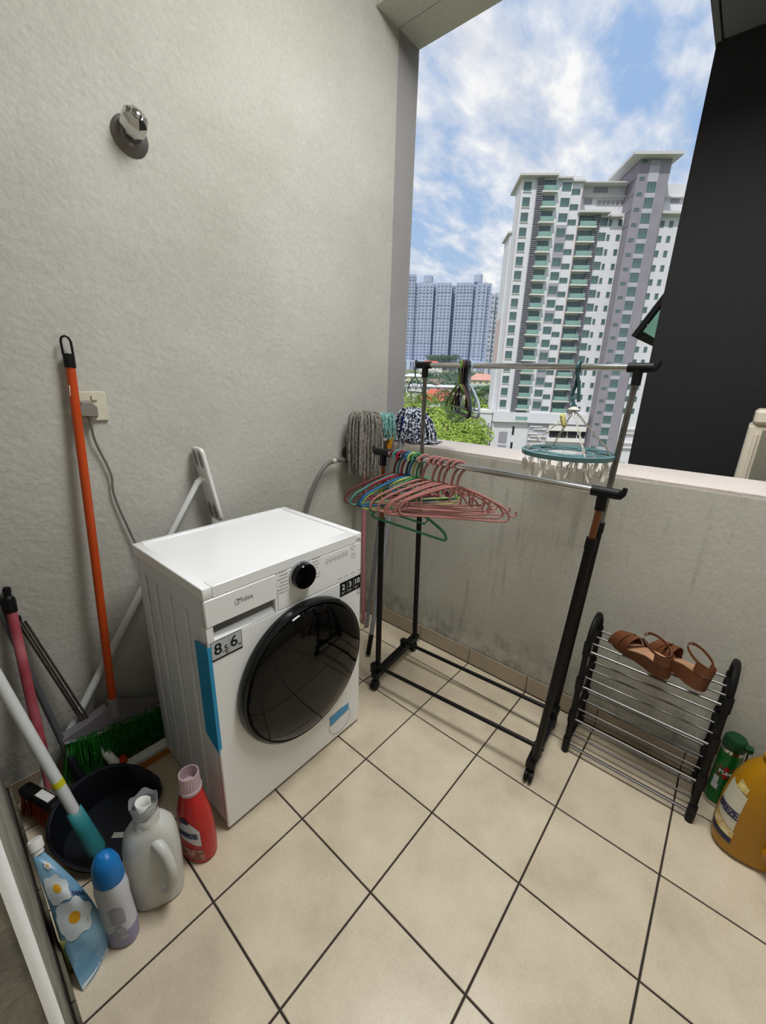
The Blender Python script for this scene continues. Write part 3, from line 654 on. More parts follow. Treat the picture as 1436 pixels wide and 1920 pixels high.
# ---------------------------------------------------------------- washing machine
def washer():
    Mw = Matrix.Translation((-.13809, -.78746, 0)) @ rotz(.02)
    r = empty('washing_machine', Mw @ V3((-.22, .3, 0)), 'white front-loading washing machine with a round black door and blue tape', 'washing machine')
    W_, D_, H_ = .597, .447, .85
    A = lambda: MB(Mw)
    A().bevbox((-D_, .003, .02), (-.0125, W_-.003, .815), .008, 3).build('cabinet', k_side, r)
    A().bevbox((-D_-.004, 0, .816), (.0, .026, H_), .004, 2, axis=1).build('lid_frame', k_white, r)
    A().bevbox((-D_-.004, W_-.026, .816), (.0, W_, H_), .004, 2, axis=1).build('lid_frame', k_white, r)
    A().bevbox((-.042, .0262, .816), (.0, W_-.0262, H_), .004, 2, axis=0).build('lid_frame', k_white, r)
    A().bevbox((-D_-.004, .0262, .816), (-D_+.02, W_-.0262, H_), .004, 2, axis=0).build('lid_frame', k_white, r)
    A().box((-D_+.0205, .0265, .8155), (-.0425, W_-.0265, H_-.004)).build('lid_panel', k_white, r, smooth=False)
    A().bevbox((-.012, .0, .012), (0, W_, .6885), .006, 3, axis=0).build('front_panel', k_white, r)
    A().bevbox((-.012, .2255, .689), (0, W_, .8155), .005, 2, axis=0).build('control_panel', k_white, r)
    d = A(); d.bevbox((-.012, .0, .735), (.0015, .2245, .8155), .005, 2, axis=0)
    d.box((-.03, .0, .689), (0, .019, .7345)); d.box((-.03, .2165, .689), (0, .2245, .7345))
    d.add([(0, .019, .690), (0, .2165, .690), (-.034, .2165, .7345), (-.034, .019, .7345)], [(0, 1, 2, 3)])
    dr = d.build('detergent_drawer', k_white, r)
    A().add([(-.001, .0195, .6905), (-.0001, .2160, .6905), (-.030, .2160, .7340), (-.031, .0195, .7340)], [(0, 1, 2, 3)]).build('drawer_handle', mat('recess_grey', 'b9babb', .4), dr)
    # ribs pressed in the side sheet
    for f, z0, z1 in ((-.385, .06, .76), (-.312, .09, .76), (-.215, .05, .76), (-.118, .05, .75)):
        A().bevbox((f-.011, -.0035, z0), (f+.011, .0029, z1), .0034, 3, axis=1).build('side_rib', k_side, r)
    A().bevbox((-.35, -.003, .46), (-.09, .0028, .47), .003, 2, axis=1).build('side_rib', k_side, r) if False else None
    A().box((-.0145, .0015, .02), (-.0125, W_-.0015, .81)).build('seam', k_bk, r, smooth=False)
    for f in (-.40, -.06):
        for b in (.05, .55): A().cyl((f, b, 0), (f, b, .02), .02, .018).build('foot', k_bk, r)
    # knob
    kb = A().lathe([(.046, 0), (.046, .004), (.043, .006)], (0, .316, .783), 40, axis=(1, 0, 0)).build('dial_ring', k_sil, r)
    A().lathe([(.041, 0), (.041, .020), (.0385, .0235), (.0, .0238)], (.0061, .316, .783), 40, axis=(1, 0, 0), close=False).build('dial', k_black, r)
    fr = lambda b, z, f=.0004: Mw @ frame((f, b, z), (0, 1, 0), (0, 0, 1))
    pr = A()
    for i in range(7):
        z = .816-.0115*i; pr.box((.0002, .259, z-.0012), (.0007, .264, z+.0012)); L = (.024, .020, .028, .018, .022, .03, .026)[i]
        pr.box((.0002, .256-L, z-.0008), (.0006, .256, z+.0008))
        z = .818-.0115*i; pr.box((.0002, .366, z-.0012), (.0007, .371, z+.0012)); L = (.026, .016, .018, .012, .010, .024, .022)[i]
        pr.box((.0002, .374, z-.0008), (.0006, .374+L, z+.0008))
    pr.box((.0002, .421, .7885), (.0007, .527, .7897))
    for i in range(6): pr.box((.0002, .424+.018*i, .796), (.0006, .436+.018*i, .7972)); pr.box((.0002, .424+.018*i, .781), (.0006, .433+.018*i, .7820))
    for b, L in ((.476, .022), (.512, .014), (.545, .018), (.580, .014)): pr.box((.0002, b, .704), (.0006, b+L, .7055))
    pr.box((.0002, .574, .8265), (.0007, .588, .8295))
    pr.build('printed_marks', k_grey, r, smooth=False)
    for b, z in ((.551, .805), (.555, .773)):
        A().tube([(.0006, b+.0085*math.cos(t*.2618), z+.0085*math.sin(t*.2618)) for t in range(24)], .0005, 4, closed=True).build('touch_button', k_grey, r)
    text('Midea', .0205, Mw @ frame((.0017, .118, .7795), (0, 1, 0), (0, 0, 1)), k_grey, r, 'maker_name')
    A().tube([(.002, .0945+.0085*math.cos(math.radians(a)), .7795+.0085*math.sin(math.radians(a))) for a in range(20, 331, 15)], .0006, 4).build('maker_emblem', k_grey, r)
    # capacity label
    lab = A().box((.0, .0065, .6285), (.0009, .0985, .6885)).build('capacity_label', mat('label_silver', 'b4b7ba', .35), r, smooth=False)
    lb = A(); lb.box((.0009, .0065, .6285), (.0013, .0985, .6335))
    for lo, hi in (((.0065, .6285), (.0075, .6885)), ((.0975, .6285), (.0985, .6885)), ((.0065, .6875), (.0985, .6885)), ((.0595, .636), (.0600, .684))): lb.box((.0009, lo[0], lo[1]), (.0013, hi[0], hi[1]))
    lb.build('label_border', k_bk, lab, smooth=False)
    text('8', .048, fr(.026, .660, .001), k_bk, lab, bold=.0006); text('.5', .026, fr(.0465, .6525, .001), k_bk, lab, bold=.0003); text('kg', .010, fr(.050, .6405, .001), k_bk, lab)
    text('6', .048, fr(.0735, .662, .001), k_bk, lab, bold=.0006); text('kg', .010, fr(.090, .6475, .001), k_bk, lab)
    bl_ = A().box((.0, .488, .630), (.0009, .5955, .6855)).build('feature_label', k_bk, r, smooth=False)
    for s, b in (('2', .5055), ('3', .5395), ('10', .575)): text(s, .030, fr(b, .663, .001), k_lt, bl_, bold=.0004)
    e = A()
    for b in (.5235, .5565): e.box((.0009, b, .638), (.0012, b+.0008, .679))
    for b in (.496, .530, .564): e.box((.0009, b, .6425), (.0012, b+.018, .6437)); e.box((.0009, b, .6385), (.0012, b+.013, .6395))
    e.build('label_lines', k_lt, bl_, smooth=False)
    e = A()
    for lo, hi in (((.577, .607), (.5785, .627)), ((.5925, .607), (.594, .627)), ((.577, .607), (.594, .6085)), ((.577, .6255), (.5835, .627)), ((.5875, .6255), (.594, .627)), ((.5848, .609), (.5858, .624))): e.box((.0002, lo[0], lo[1]), (.0007, hi[0], hi[1]))
    e.build('book_symbol', k_grey, r, smooth=False)
    # door
    dc = (0, .317, .436)
    do = A().lathe([(.2485, 0), (.2525, .006), (.2525, .020), (.2485, .030), (.241, .034), (.236, .031)], dc, 96, axis=(1, 0, 0), close=False).build('door', k_ring, r)
    A().lathe([(.2362, .030), (.232, .038), (.21, .047), (.16, .054), (.10, .058), (.04, .060), (0.0005, .0602)], dc, 96, axis=(1, 0, 0), close=False).build('door_glass', k_black, do)
    # filter cap and blue tapes
    A().tube([(.0004, .487+.058*math.cos(t*.13089969), .083+.054*math.sin(t*.13089969)) for t in range(48)], .0007, 4, closed=True).build('filter_cover', k_grey, r)
    A().strip([(.0016, .434, .112), (.0016, .534, .121)], [(0, -.003, .022), (0, .001, .0155)], (.0006, 0, 0)).build('tape_strip', tape_b2, r)
    t = A(); t.add([(-.069, -.0015, .672), (.001, -.0015, .678), (.001, -.0015, .316), (-.067, -.0015, .352), (-.069, -.0035, .672), (.001, -.0035, .678), (.001, -.0035, .316), (-.067, -.0035, .352)],
        [(0, 1, 2, 3), (7, 6, 5, 4), (0, 4, 5, 1), (1, 5, 6, 2), (2, 6, 7, 3), (3, 7, 4, 0)])
    t.box((.0003, -.0035, .330), (.0013, .007, .678)); t.build('protective_film', tape_b, r, smooth=False)
    return r
washer()
# ---------------------------------------------------------------- shower valve, socket, plug
t = empty('shower_valve', (-.739, -.585, 2.04), 'chrome shower valve knob with a round flange high on the left wall', 'valve')
MB().lathe([(.050, 0), (.050, .004), (.045, .008), (.03, .012), (.024, .02)], (-.7385, -.585, 2.035), 40, axis=(1, 0, 0)).build('flange', mat('dull_chrome', '77716c', .4, metal=.8), t)
MB().lathe([(.020, .018), (.034, .024), (.036, .040), (.034, .062), (.028, .070), (.016, .076), (.0, .077)], (-.7385, -.583, 2.042), 8, axis=(.95, -.05, .3), close=False).build('handle', chrome, t, ang=20)
MB().lathe([(.012, .07), (.014, .080), (.008, .084), (0, .0845)], (-.7385, -.583, 2.042), 20, axis=(.95, -.05, .3), close=False).build('cap', chrome, t)
m_soc = mat('aged_cream_plastic', 'c9c3ae', .45, var=.08, vs=40)
s_ = empty('wall_socket', (-.739, -.803, 1.27), 'square cream wall socket with a grey plug in it beside the orange broom handle', 'socket')
MB().bevbox((-.7388, -.846, 1.226), (-.729, -.760, 1.314), .004, 3, axis=0).build('faceplate', m_soc, s_)
MB().bevbox((-.729, -.800, 1.288), (-.7235, -.784, 1.304), .0015, 2, axis=0).build('rocker_switch', m_soc, s_)
m_plug = mat('grey_plug', '7b746d', .5)
p_ = empty('power_plug', (-.72, -.816, 1.25), 'grey three-pin plug with a long grey cord hanging down the left wall', 'plug')
b = MB(); b.add([(-.7285, -.842, 1.24), (-.7285, -.792, 1.236), (-.7285, -.790, 1.270), (-.7285, -.806, 1.287), (-.7285, -.834, 1.287), (-.7285, -.846, 1.272),
    (-.700, -.838, 1.244), (-.700, -.796, 1.242), (-.700, -.795, 1.268), (-.700, -.809, 1.281), (-.700, -.832, 1.281), (-.700, -.841, 1.269)],
    [(0, 1, 2, 3, 4, 5), (11, 10, 9, 8, 7, 6)]+[(i, (i+1) % 6, 6+(i+1) % 6, 6+i) for i in range(6)])
b.build('plug_body', m_plug, p_, ang=25)
MB().tube([(-.715, -.816, 1.242), (-.715, -.815, 1.225), (-.716, -.815, 1.210)], [.006, .005, .0038], 8).build('strain_relief', m_plug, p_)
MB().tube(bez([(-.716, -.815, 1.212), (-.720, -.813, 1.175), (-.724, -.803, 1.133), (-.724, -.790, 1.088), (-.724, -.782, 1.043), (-.724, -.785, .998), (-.724, -.777, .94), (-.722, -.762, .871), (-.718, -.745, .80), (-.68, -.72, .72), (-.63, -.69, .66)], 6), .0036, 8).build('cord', mat('grey_cord', '6d6862', .5), p_)
# ---------------------------------------------------------------- water tap and drain hose behind the washer
t = empty('hose_tap', (-.735, .30, 1.0), 'small washing machine tap with a white elbow low in the corner behind the grey mop', 'tap')
MB().lathe([(.030, 0), (.030, .006), (.016, .014)], (-.7385, .298, 1.015), 24, axis=(1, 0, 0)).build('flange', mat('dull_chrome', '8d8781', .35), t)
MB().tube(bez([(-.727, .298, 1.015), (-.70, .30, 1.012), (-.68, .305, .998)], 4), .011, 10).build('spout', chrome, t)
MB().tube([(-.705, .30, 1.02), (-.705, .30, 1.035)], [.006, .006], 8).tube([(-.705, .275, 1.04), (-.705, .325, 1.04)], .006, 8).build('lever', chrome, t)
t = empty('water_hose', (-.64, 0, .2), 'dark grey water hose curving from the wall tap down behind the washing machine', 'hose')
hp = bez([(-.68, .305, .990), (-.685, .27, .978), (-.69, .20, .992), (-.69, .12, .975), (-.69, .055, .91), (-.69, .012, .825), (-.69, -.02, .74), (-.66, -.10, .55), (-.64, -.2, .4)], 8)
MB().tube(hp, .0105, 10).build('tube', mat('hose_grey', '67645f', .5), t)
MB().tube([(-.680, .309, .989), (-.684, .272, .979)], [.0145, .0135], 12).build('coupling', mat('aged_white', 'bdb8a9', .5), t)
MB().tube([hp[18]+V3((0, 0, .0)), hp[20]], .012, 12).build('collar', mat('aged_white', 'bdb8a9', .5), t)
# ---------------------------------------------------------------- orange broom
m_or = mat('orange_handle', 'b5420e', .35, var=.08, vs=10); m_gn = mat('green_bristle', '2f9432', .6, var=.5, vs=60, col2='186020'); m_gh = mat('grey_broom_head', '6b686b', .5)
br = empty('broom', (-.64, -.93, 0), 'broom with a long orange handle, grey fan head and green bristles against the left wall', 'broom')
pa = V3((-.712, -.842, 1.385)); pb = V3((-.650, -.917, .245))
MB().tube([pa, (pa+pb)/2+V3((.004, 0, 0)), pb], .0125, 16).build('handle', m_or, br)
gb = MB(); gb.tube([pa-(pb-pa).normalized()*-.004, pa+V3((-.001, .001, .034))], .0145, 14)
gb.tube([pa+V3((-.001, -.0115, .030)), pa+V3((-.001, -.0115, .068)), pa+V3((-.001, -.008, .078)), pa+V3((-.001, 0, .082)), pa+V3((-.001, .008, .078)), pa+V3((-.001, .0125, .068)), pa+V3((-.001, .0125, .030))], .0032, 8)
gb.build('hanging_loop', k_bk, br)
MB().strip([pa+V3((.011, -.016, -.068)), pa+V3((.013, -.004, -.072))], (0, .001, .015), (.0012, 0, 0)).build('tape_scrap', mat('masking_tape', 'b9b49c', .7), br)
n1 = V3((.96, .12, .2)).normalized()
def bplane(y, z): return V3((-.655+.03*max(0, .24-z)+.01, y, z))
hd = MB(); outer = [(-.917, .262), (-.86, .238), (-.775, .188), (-.772, .172), (-.80, .170), (-.90, .178), (-1.0, .192), (-1.068, .212), (-1.070, .228), (-1.0, .242), (-.945, .262)]
fr_ = [bplane(y, z)+V3((.010, 0, 0)) for y, z in outer]; bk_ = [bplane(y, z)-V3((.026, 0, 0)) for y, z in outer]
n = len(outer); hd.add(fr_+bk_, [tuple(range(n)), tuple(range(2*n-1, n-1, -1))]+[(i, (i+1) % n, n+(i+1) % n, n+i) for i in range(n)])
h_ = hd.build('broom_head', m_gh, br, ang=30)
MB().tube([(-.651, -.915, .285), (-.645, -.918, .215)], [.0165, .019], 14).build('socket', mat('grey_socket', '7c797b', .5), h_)
for rr in (.035, .055, .075):
    MB().tube([bplane(-.918+rr*1.5*math.sin(a), .238-rr*math.cos(a)*.9)+V3((.0105, 0, 0)) for a in [math.radians(x) for x in range(-62, 63, 12)]], .0014, 5).build('moulded_ridge', mat('grey_socket', '7c797b', .5), h_)
MB().tube([bplane(y, z)+V3((.010, 0, -.003)) for y, z in ((-.772, .178), (-.80, .173), (-.90, .181), (-1.0, .195), (-1.068, .216))], .005, 8).build('rim', mat('grey_socket', '7c797b', .5), h_)
bs = MB(); rnd = random.Random(3)
for i in range(900):
    u = rnd.random(); y = -.780-.285*u; z = .175+.04*u; d0 = rnd.uniform(-.028, .018)
    sp = (.5-u)*.05+rnd.uniform(-.02, .02); p0 = bplane(y, z)+V3((d0, 0, 0)); L = z-rnd.uniform(.006, .03)-.03*u
    p1 = p0+V3((.004+rnd.uniform(-.006, .008), sp*.5, -L*.55)); p2 = p0+V3((rnd.uniform(-.015, .018), sp+rnd.uniform(-.01, .01), -L))
    bs.tube([p0, p1, p2], [.0013, .0013, .0008], 3, caps=False)
stuff(bs.build('bristles', m_gn, br, smooth=False))
# ---------------------------------------------------------------- flat mop (white)
fm = empty('flat_mop', (-.69, -1.17, 0), 'white flat mop standing upside down on a thin pole crossing behind the washing machine', 'mop')
pa, pb = V3((-.700, -.515, .985)), V3((-.694, -1.170, .012))
dv = (pb-pa)
MB().tube([pa, pa+dv*.30], .0105, 14).build('upper_pole', pw2, fm); MB().tube([pa+dv*.30, pa+dv*.90], .0125, 14).build('pole', pw2, fm)
MB().tube([pa+dv*.90, pb], [.0125, .010], 14).build('pole_tip', mat('aged_white', 'bdb8a9', .5), fm)
MB().tube([pa+dv*.298, pa+dv*.315], .0140, 14).build('collar', pw, fm)
MB().tube([pa, pa+V3((.006, .018, .02)), pa+V3((.012, .030, .012))], [.012, .011, .010], 12).build('swivel_joint', pw, fm)
ax = (V3((-.70, -.462, .832))-V3((-.70, -.514, 1.115))).normalized(); cen = V3((-.690, -.480, .975)); wd = V3((1, 0, 0)); th = ax.cross(wd).normalized()
Mp = Matrix((ax, wd, th)).transposed().to_4x4(); Mp.translation = cen
MB(Mp).bevbox((-.148, -.042, -.007), (.148, .042, .007), .022, 5).build('plate', pw, fm)
for s in (-1, 1):
    for t_ in (-1, 1):
        MB(Mp).lathe([(.9, -.0095), (1, -.0085), (1, -.0072)], (s*.105, t_*.019, 0), 20, sx=.032, sy=.013).build('cloth_grip', mat('grip_grey', '7f7f7d', .7), fm)
        MB(Mp).lathe([(.9, .0095), (1, .0085), (1, .0072)], (s*.105, t_*.019, 0), 20, sx=.032, sy=.011).build('cloth_grip', mat('grip_grey', '7f7f7d', .7), fm)
# ---------------------------------------------------------------- squeegee
sq = empty('floor_squeegee', (-.62, -.90, 0), 'floor squeegee with a white bar, orange rubber edge and thin steel pole', 'squeegee')
pa, pb = V3((-.728, -1.090, .640)), V3((-.652, -.975, .105))
MB().tube([pa, pb], .0075, 12).build('pole', steel, sq); MB().tube([pa+V3((0, .0, .002)), pa+V3((-.001, -.001, .016))], .0085, 10).build('pole_cap', k_bk, sq)
MB().tube([pa+V3((.008, .013, -.002)), pb+V3((.006, .011, .02))], .0035, 8).build('pole_rod', steel, sq)
MB().tube([pb+V3((-.002, -.004, .018)), (-.600, -.950, .052)], .0145, 14).build('socket', pw, sq)
MB().bevbox((-.620, -.945, .040), (-.586, -.918, .064), .006, 2).build('connector', mat('red_connector', 'c23a1c', .5), sq)
MB().bevbox((-.604, -1.03, .024), (-.566, -.783, .050), .012, 4).build('bar', pw, sq)
MB().box((-.580, -1.03, .0015), (-.566, -.785, .0245)).build('rubber_edge', mat('orange_rubber', 'c27a1e', .6), sq, smooth=False)
# ---------------------------------------------------------------- pink broom
pk = empty('hand_broom', (-.60, -1.165, 0), 'broom with a faded pink handle, black cap and red-orange bristles in the near-left corner', 'broom')
pa, pb = V3((-.712, -1.100, .715)), V3((-.600, -1.128, .115))
pm = mat('faded_pink', 'bd6f78', .45, var=.4, vs=6, col2='8c2b38')
MB().tube([pa, pb], [.0125, .014], 16).build('handle', pm, pk)
MB().lathe([(.0145, -.03), (.0155, -.005), (.0145, .012), (.008, .020), (.0085, .026), (.010, .034), (.0095, .044), (.004, .048)], pa, 16, axis=(pa-pb)).build('cap', k_bk, pk)
Mh = Matrix.Translation((-.592, -1.155, .085)) @ rotz(.35)
MB(Mh).bevbox((-.085, -.018, 0), (.075, .018, .028), .010, 3).build('head', k_bk, pk); MB(Mh).box((-.01, -.010, .0281), (.05, .012, .031)).build('sticker', pw, pk, smooth=False)
rb = MB(Mh)
for i in range(420):
    x = rnd.uniform(-.078, .068); y = rnd.uniform(-.014, .014)
    rb.tube([(x, y, 0), (x*1.12+rnd.uniform(-.004, .004), y*1.3, -.045), (x*1.22, y*1.5, -.082)], [.0014, .0014, .001], 3, caps=False)
stuff(rb.build('bristles', mat('red_orange_bristle', 'c04a17', .6, var=.4, vs=60), pk, smooth=False))
# ---------------------------------------------------------------- dustpan
dp_m = mat('navy_plastic', '090f18', .5, var=.25, vs=9)
dp = empty('dustpan', (-.42, -1.03, 0), 'large dark navy dustpan lying open on the floor under the handles', 'dustpan')
rim = [(-.425, -.862, .016), (-.345, -.955, .012), (-.268, -1.045, .014), (-.30, -1.115, .035), (-.36, -1.160, .065), (-.43, -1.178, .095), (-.505, -1.150, .115), (-.548, -1.080, .12), (-.562, -1.005, .115), (-.545, -.940, .095), (-.49, -.880, .050)]
rc = [V3((x, y, z)) for x, y, z in rim]; R2 = []
n = len(rc)
for i in range(n):
    a, b_ = rc[i], rc[(i+1) % n]; R2 += [a, (a+b_)/2]
for _ in range(1): R2 = [(R2[i-1]+R2[i]*2+R2[(i+1) % len(R2)])/4 for i in range(len(R2))]
n = len(R2); cc_ = V3((-.42, -1.03, .004)); d = MB(); L1 = R2; L2 = [p.lerp(V3((cc_.x, cc_.y, p.z)), .035)+V3((0, 0, -.002)) for p in R2]
L3 = [V3((p.x, p.y, 0)).lerp(V3((cc_.x, cc_.y, 0)), .16)+V3((0, 0, .006)) if p.z > .03 else V3((p.x, p.y, .008)).lerp(V3((cc_.x, cc_.y, .006)), .05) for p in R2]
L4 = [V3((p.x, p.y, 0)).lerp(V3((cc_.x, cc_.y, 0)), .11) if p.z > .03 else V3((p.x, p.y, 0.0)).lerp(V3((cc_.x, cc_.y, 0)), .02) for p in R2]
vs = L4+L1+L2+L3+[V3((cc_.x, cc_.y, .006)), V3((cc_.x, cc_.y, 0))]; fs = []
for k in range(3):
    for i in range(n): fs.append((k*n+i, k*n+(i+1) % n, (k+1)*n+(i+1) % n, (k+1)*n+i))
for i in range(n): fs.append((3*n+i, 3*n+(i+1) % n, 4*n)); fs.append(((i+1) % n, i, 4*n+1))
d.add(vs, fs).build('pan', dp_m, dp, ang=50)
MB().tube(R2, .0045, 6, closed=True).build('rim', dp_m, dp)
gp = [V3((-.728, -1.125, .72)), V3((-.626, -1.058, .100))]
MB().tube(gp, .0095, 14).build('handle', mat('grey_handle', '4a4c4f', .4), dp); MB().tube([gp[0]+V3((.0, 0, -.012)), gp[0]+V3((-.003, -.002, .03))], .0115, 12).build('handle_cap', k_bk, dp)
MB().tube([gp[1]+V3((-.01, -.006, .06)), V3((-.60, -1.05, .065)), V3((-.557, -1.045, .095))], [.013, .014, .016], 12).build('handle_socket', dp_m, dp)
MB().strip([(-.385, -1.035, .0085), (-.36, -1.010, .0085)], (.006, -.006, 0), (0, 0, .0006)).build('label', mat('worn_label', '9a988c', .6), dp)
# ---------------------------------------------------------------- white pole with teal sleeve
wp = empty('mop_stick', (-.33, -1.083, .03), 'thick white mop stick with a yellow band and torn teal sleeve resting in the dustpan', 'mop')
pb = V3((-.325, -1.084, .062)); pa = V3((-.432, -1.1075, .180)); dv = (pa-pb).normalized(); top = V3((-.445, -1.166, .600))
pc = V3((-.40, -1.1015, .150))
up = (V3((-.46, -1.166, .56))-pa).normalized()
dirp = (V3((-.452, -1.168, .60))-V3((-.330, -1.083, .050))).normalized()
o_ = V3((-.330, -1.083, .045))
MB().tube([o_+dirp*.12, o_+dirp*.75], .0135, 16).build('pole', pw2, wp)
MB().tube([o_+dirp*.255, o_+dirp*.275], .0141, 16).build('yellow_band', mat('yellow_tape', 'c8c51f', .6), wp)
sl_ = MB(); N_ = 22; ring = []
u_ = dirp.orthogonal().normalized(); w_ = dirp.cross(u_)
for j, (s, rr) in enumerate(((0.0, .021), (.03, .0235), (.11, .021), (.175, .0185))):
    for k in range(N_):
        a = 6.28318*k/N_; jag = (.012*abs(math.sin(a*2.5))+(.02 if k in (3, 4) else 0)) if j == 0 else (.004*math.sin(a*3) if j == 3 else 0)
        ring.append(o_+dirp*(s+jag-.01)+(u_*math.cos(a)+w_*math.sin(a))*rr)
sl_.add(ring, [(j*N_+k, j*N_+(k+1) % N_, (j+1)*N_+(k+1) % N_, (j+1)*N_+k) for j in range(3) for k in range(N_)])
so = sl_.build('torn_sleeve', mat('teal_plastic', '2f7f86', .45), wp); md = so.modifiers.new('s', 'SOLIDIFY'); md.thickness = .002
# ---------------------------------------------------------------- bottles
def handle_loop(b, pts, rs, n=12): b.tube(bez(pts, 5), rs if not isinstance(rs, list) else rs, n)
m_wb = mat('milky_plastic', 'c9cac4', .35, var=.08, vs=14, spec=.4); m_clear = mat('clear_plastic', 'e8ecf0', .12, trans=.85, ior=1.3)
def label_patch(parent, M, pts, m, name, R=None, off=.0012, depth=.0006):
    # thin label bent around a vertical oval body: pts in (angle-length, height)
    b = MB(M); b.prism(pts, off, off+depth); return b.build(name, m, parent, smooth=False)
# white jug
Mj = Matrix.Translation((-.135, -.995, 0)) @ rotz(math.radians(66))
jg = empty('detergent_jug', (-.135, -.995, 0), 'empty milky-white detergent jug with side handle and open clear-collared spout', 'bottle')
b = MB(Mj); b.lathe([(.9, 0, .058, .042), (1, .008, .062, .046), (1, .06, .064, .048), (1, .14, .066, .048), (1, .20, .064, .046), (1, .235, .058, .042), (1, .258, .043, .035), (1, .268, .030, .030), (1, .30, .027, .027), (1, .303, .0245, .0245), (1, .27, .0235, .0235)], n=36, pw=2.6)
body = b.build('body', m_wb, jg)
hb = MB(Mj); hb.tube(bez([(.016, -.034, .225), (.034, -.056, .212), (.046, -.068, .165), (.046, -.068, .12), (.036, -.054, .075), (.018, -.038, .06)], 6), .0135, 12).build('handle', m_wb, jg)
MB(Mj).lathe([(.0305, .268), (.0305, .285), (.028, .290)], n=28).build('neck_ring', m_wb, jg)
cl = MB(Mj); N_ = 30; vs = []
for j, (z, r) in enumerate(((.292, .0275), (.315, .031), (.336, .033))):
    for k in range(N_): a = 6.283*k/N_; vs.append((r*math.cos(a), r*math.sin(a), z+(.006*math.sin(a*5) if j == 2 else 0)))
cl.add(vs, [(j*N_+k, j*N_+(k+1) % N_, (j+1)*N_+(k+1) % N_, (j+1)*N_+k) for j in range(2) for k in range(N_)])
so = cl.build('clear_collar', m_clear, jg); md = so.modifiers.new('s', 'SOLIDIFY'); md.thickness = .0015
sp = MB(Mj); vs = []
for j, (z, r) in enumerate(((.27, .016), (.30, .0175), (.325, .019))):
    for k in range(16): a = math.radians(40+k*20); vs.append((r*math.cos(a), r*math.sin(a), z+(.010*math.sin(math.radians(k*12)) if j == 2 else 0)))
sp.add(vs, [(j*16+k, j*16+k+1, (j+1)*16+k+1, (j+1)*16+k) for j in range(2) for k in range(15)])
so = sp.build('pour_spout', pw, jg); md = so.modifiers.new('s', 'SOLIDIFY'); md.thickness = .002
lb_ = MB(Mj)
for z0, z1 in ((.045, .085), (.10, .135), (.15, .165)):
    lb_.strip([(-.0655, -.010+(.004*i), z0+(z1-z0)*i/3) for i in range(4)], (0, .006, 0), (.0004, 0, 0))
lb_.build('print', mat('maroon_print', '5a1d22', .6), jg)
# red bottle
Mr = Matrix.Translation((-.160, -.872, 0)) @ rotz(math.radians(18)); m_red = mat('red_plastic', 'b50d12', .3, coat=.2)
rd = empty('detergent_bottle', (-.16, -.872, 0), 'red detergent bottle with a ribbed frosted cap beside the washing machine', 'bottle')
MB(Mr).lathe([(.9, 0, .054, .036), (1, .007, .058, .039), (1, .05, .060, .040), (1, .12, .056, .039), (1, .17, .048, .036), (1, .20, .040, .031), (1, .225, .034, .028), (1, .240, .027, .025), (1, .243, .02, .02)], n=36, pw=2.3).build('body', m_red, rd)
cp = MB(Mr); vs = []; N_ = 48
for j, (z, r) in enumerate(((.240, .030), (.250, .0305), (.252, .0275), (.300, .0260), (.300, .0235), (.262, .0245))):
    for k in range(N_): a = 6.28318*k/N_; rr = r+(.0011 if (k % 2 and j in (2, 3)) else 0); vs.append((rr*math.cos(a), rr*math.sin(a), z))
cp.add(vs+[(0, 0, .262)], [(j*N_+k, j*N_+(k+1) % N_, (j+1)*N_+(k+1) % N_, (j+1)*N_+k) for j in range(5) for k in range(N_)]+[(5*N_+k, 5*N_+(k+1) % N_, 6*N_) for k in range(N_)])
cp.build('measuring_cap', mat('frosted_cap', 'd3b9c0', .35, trans=.3), rd, ang=20)
def curved(M, rx, ry, a0, a1, z0f, z1f, m, parent, name, pw_=2.3, off=.0008, n=14, rz=6):
    # label panel that follows an oval section; z0f/z1f give lower and upper edge along t in 0..1 ; rx, ry may be functions of z
    b = MB(M); vs = []
    for i in range(n+1):
        t = i/n; a = math.radians(a0+(a1-a0)*t); ca, sa = math.cos(a), math.sin(a); f = (abs(ca)**pw_+abs(sa)**pw_)**(-1/pw_)
        for j in range(rz+1):
            z = z0f(t)+(z1f(t)-z0f(t))*j/rz; vs.append(((rx(z)+off)*ca*f, (ry(z)+off)*sa*f, z))
    b.add(vs, [(i*(rz+1)+j, (i+1)*(rz+1)+j, (i+1)*(rz+1)+j+1, i*(rz+1)+j+1) for i in range(n) for j in range(rz)])
    return b.build(name, m, parent)
def lerpf(tab):
    def f(z):
        for (z0, v0), (z1, v1) in zip(tab, tab[1:]):
            if z <= z1: return v0+(v1-v0)*max(0, (z-z0))/(z1-z0)
        return tab[-1][1]
    return f
rX = lerpf([(0, .054), (.007, .058), (.05, .060), (.12, .056), (.17, .048), (.2, .040), (.225, .034)]); rY = lerpf([(0, .036), (.007, .039), (.05, .040), (.12, .039), (.17, .036), (.2, .031), (.225, .028)])
lab = curved(Mr, rX, rY, -115, -40, lambda t: .095-.02*t, lambda t: .158-.03*(2*t-1)**2+.0*t, mat('label_white', 'cfd0d6', .5), rd, 'label')
curved(Mr, rX, rY, -118, -36, lambda t: .018, lambda t: .060, mat('label_dark_red', '6d0f16', .5, var=.6, vs=40, col2='c99a8e'), rd, 'label_picture')
curved(Mr, rX, rY, -112, -72, lambda t: .150, lambda t: .158+.012*math.sin(3.14*t), mat('navy_print', '16214a', .5), rd, 'label_crest', off=.0012)
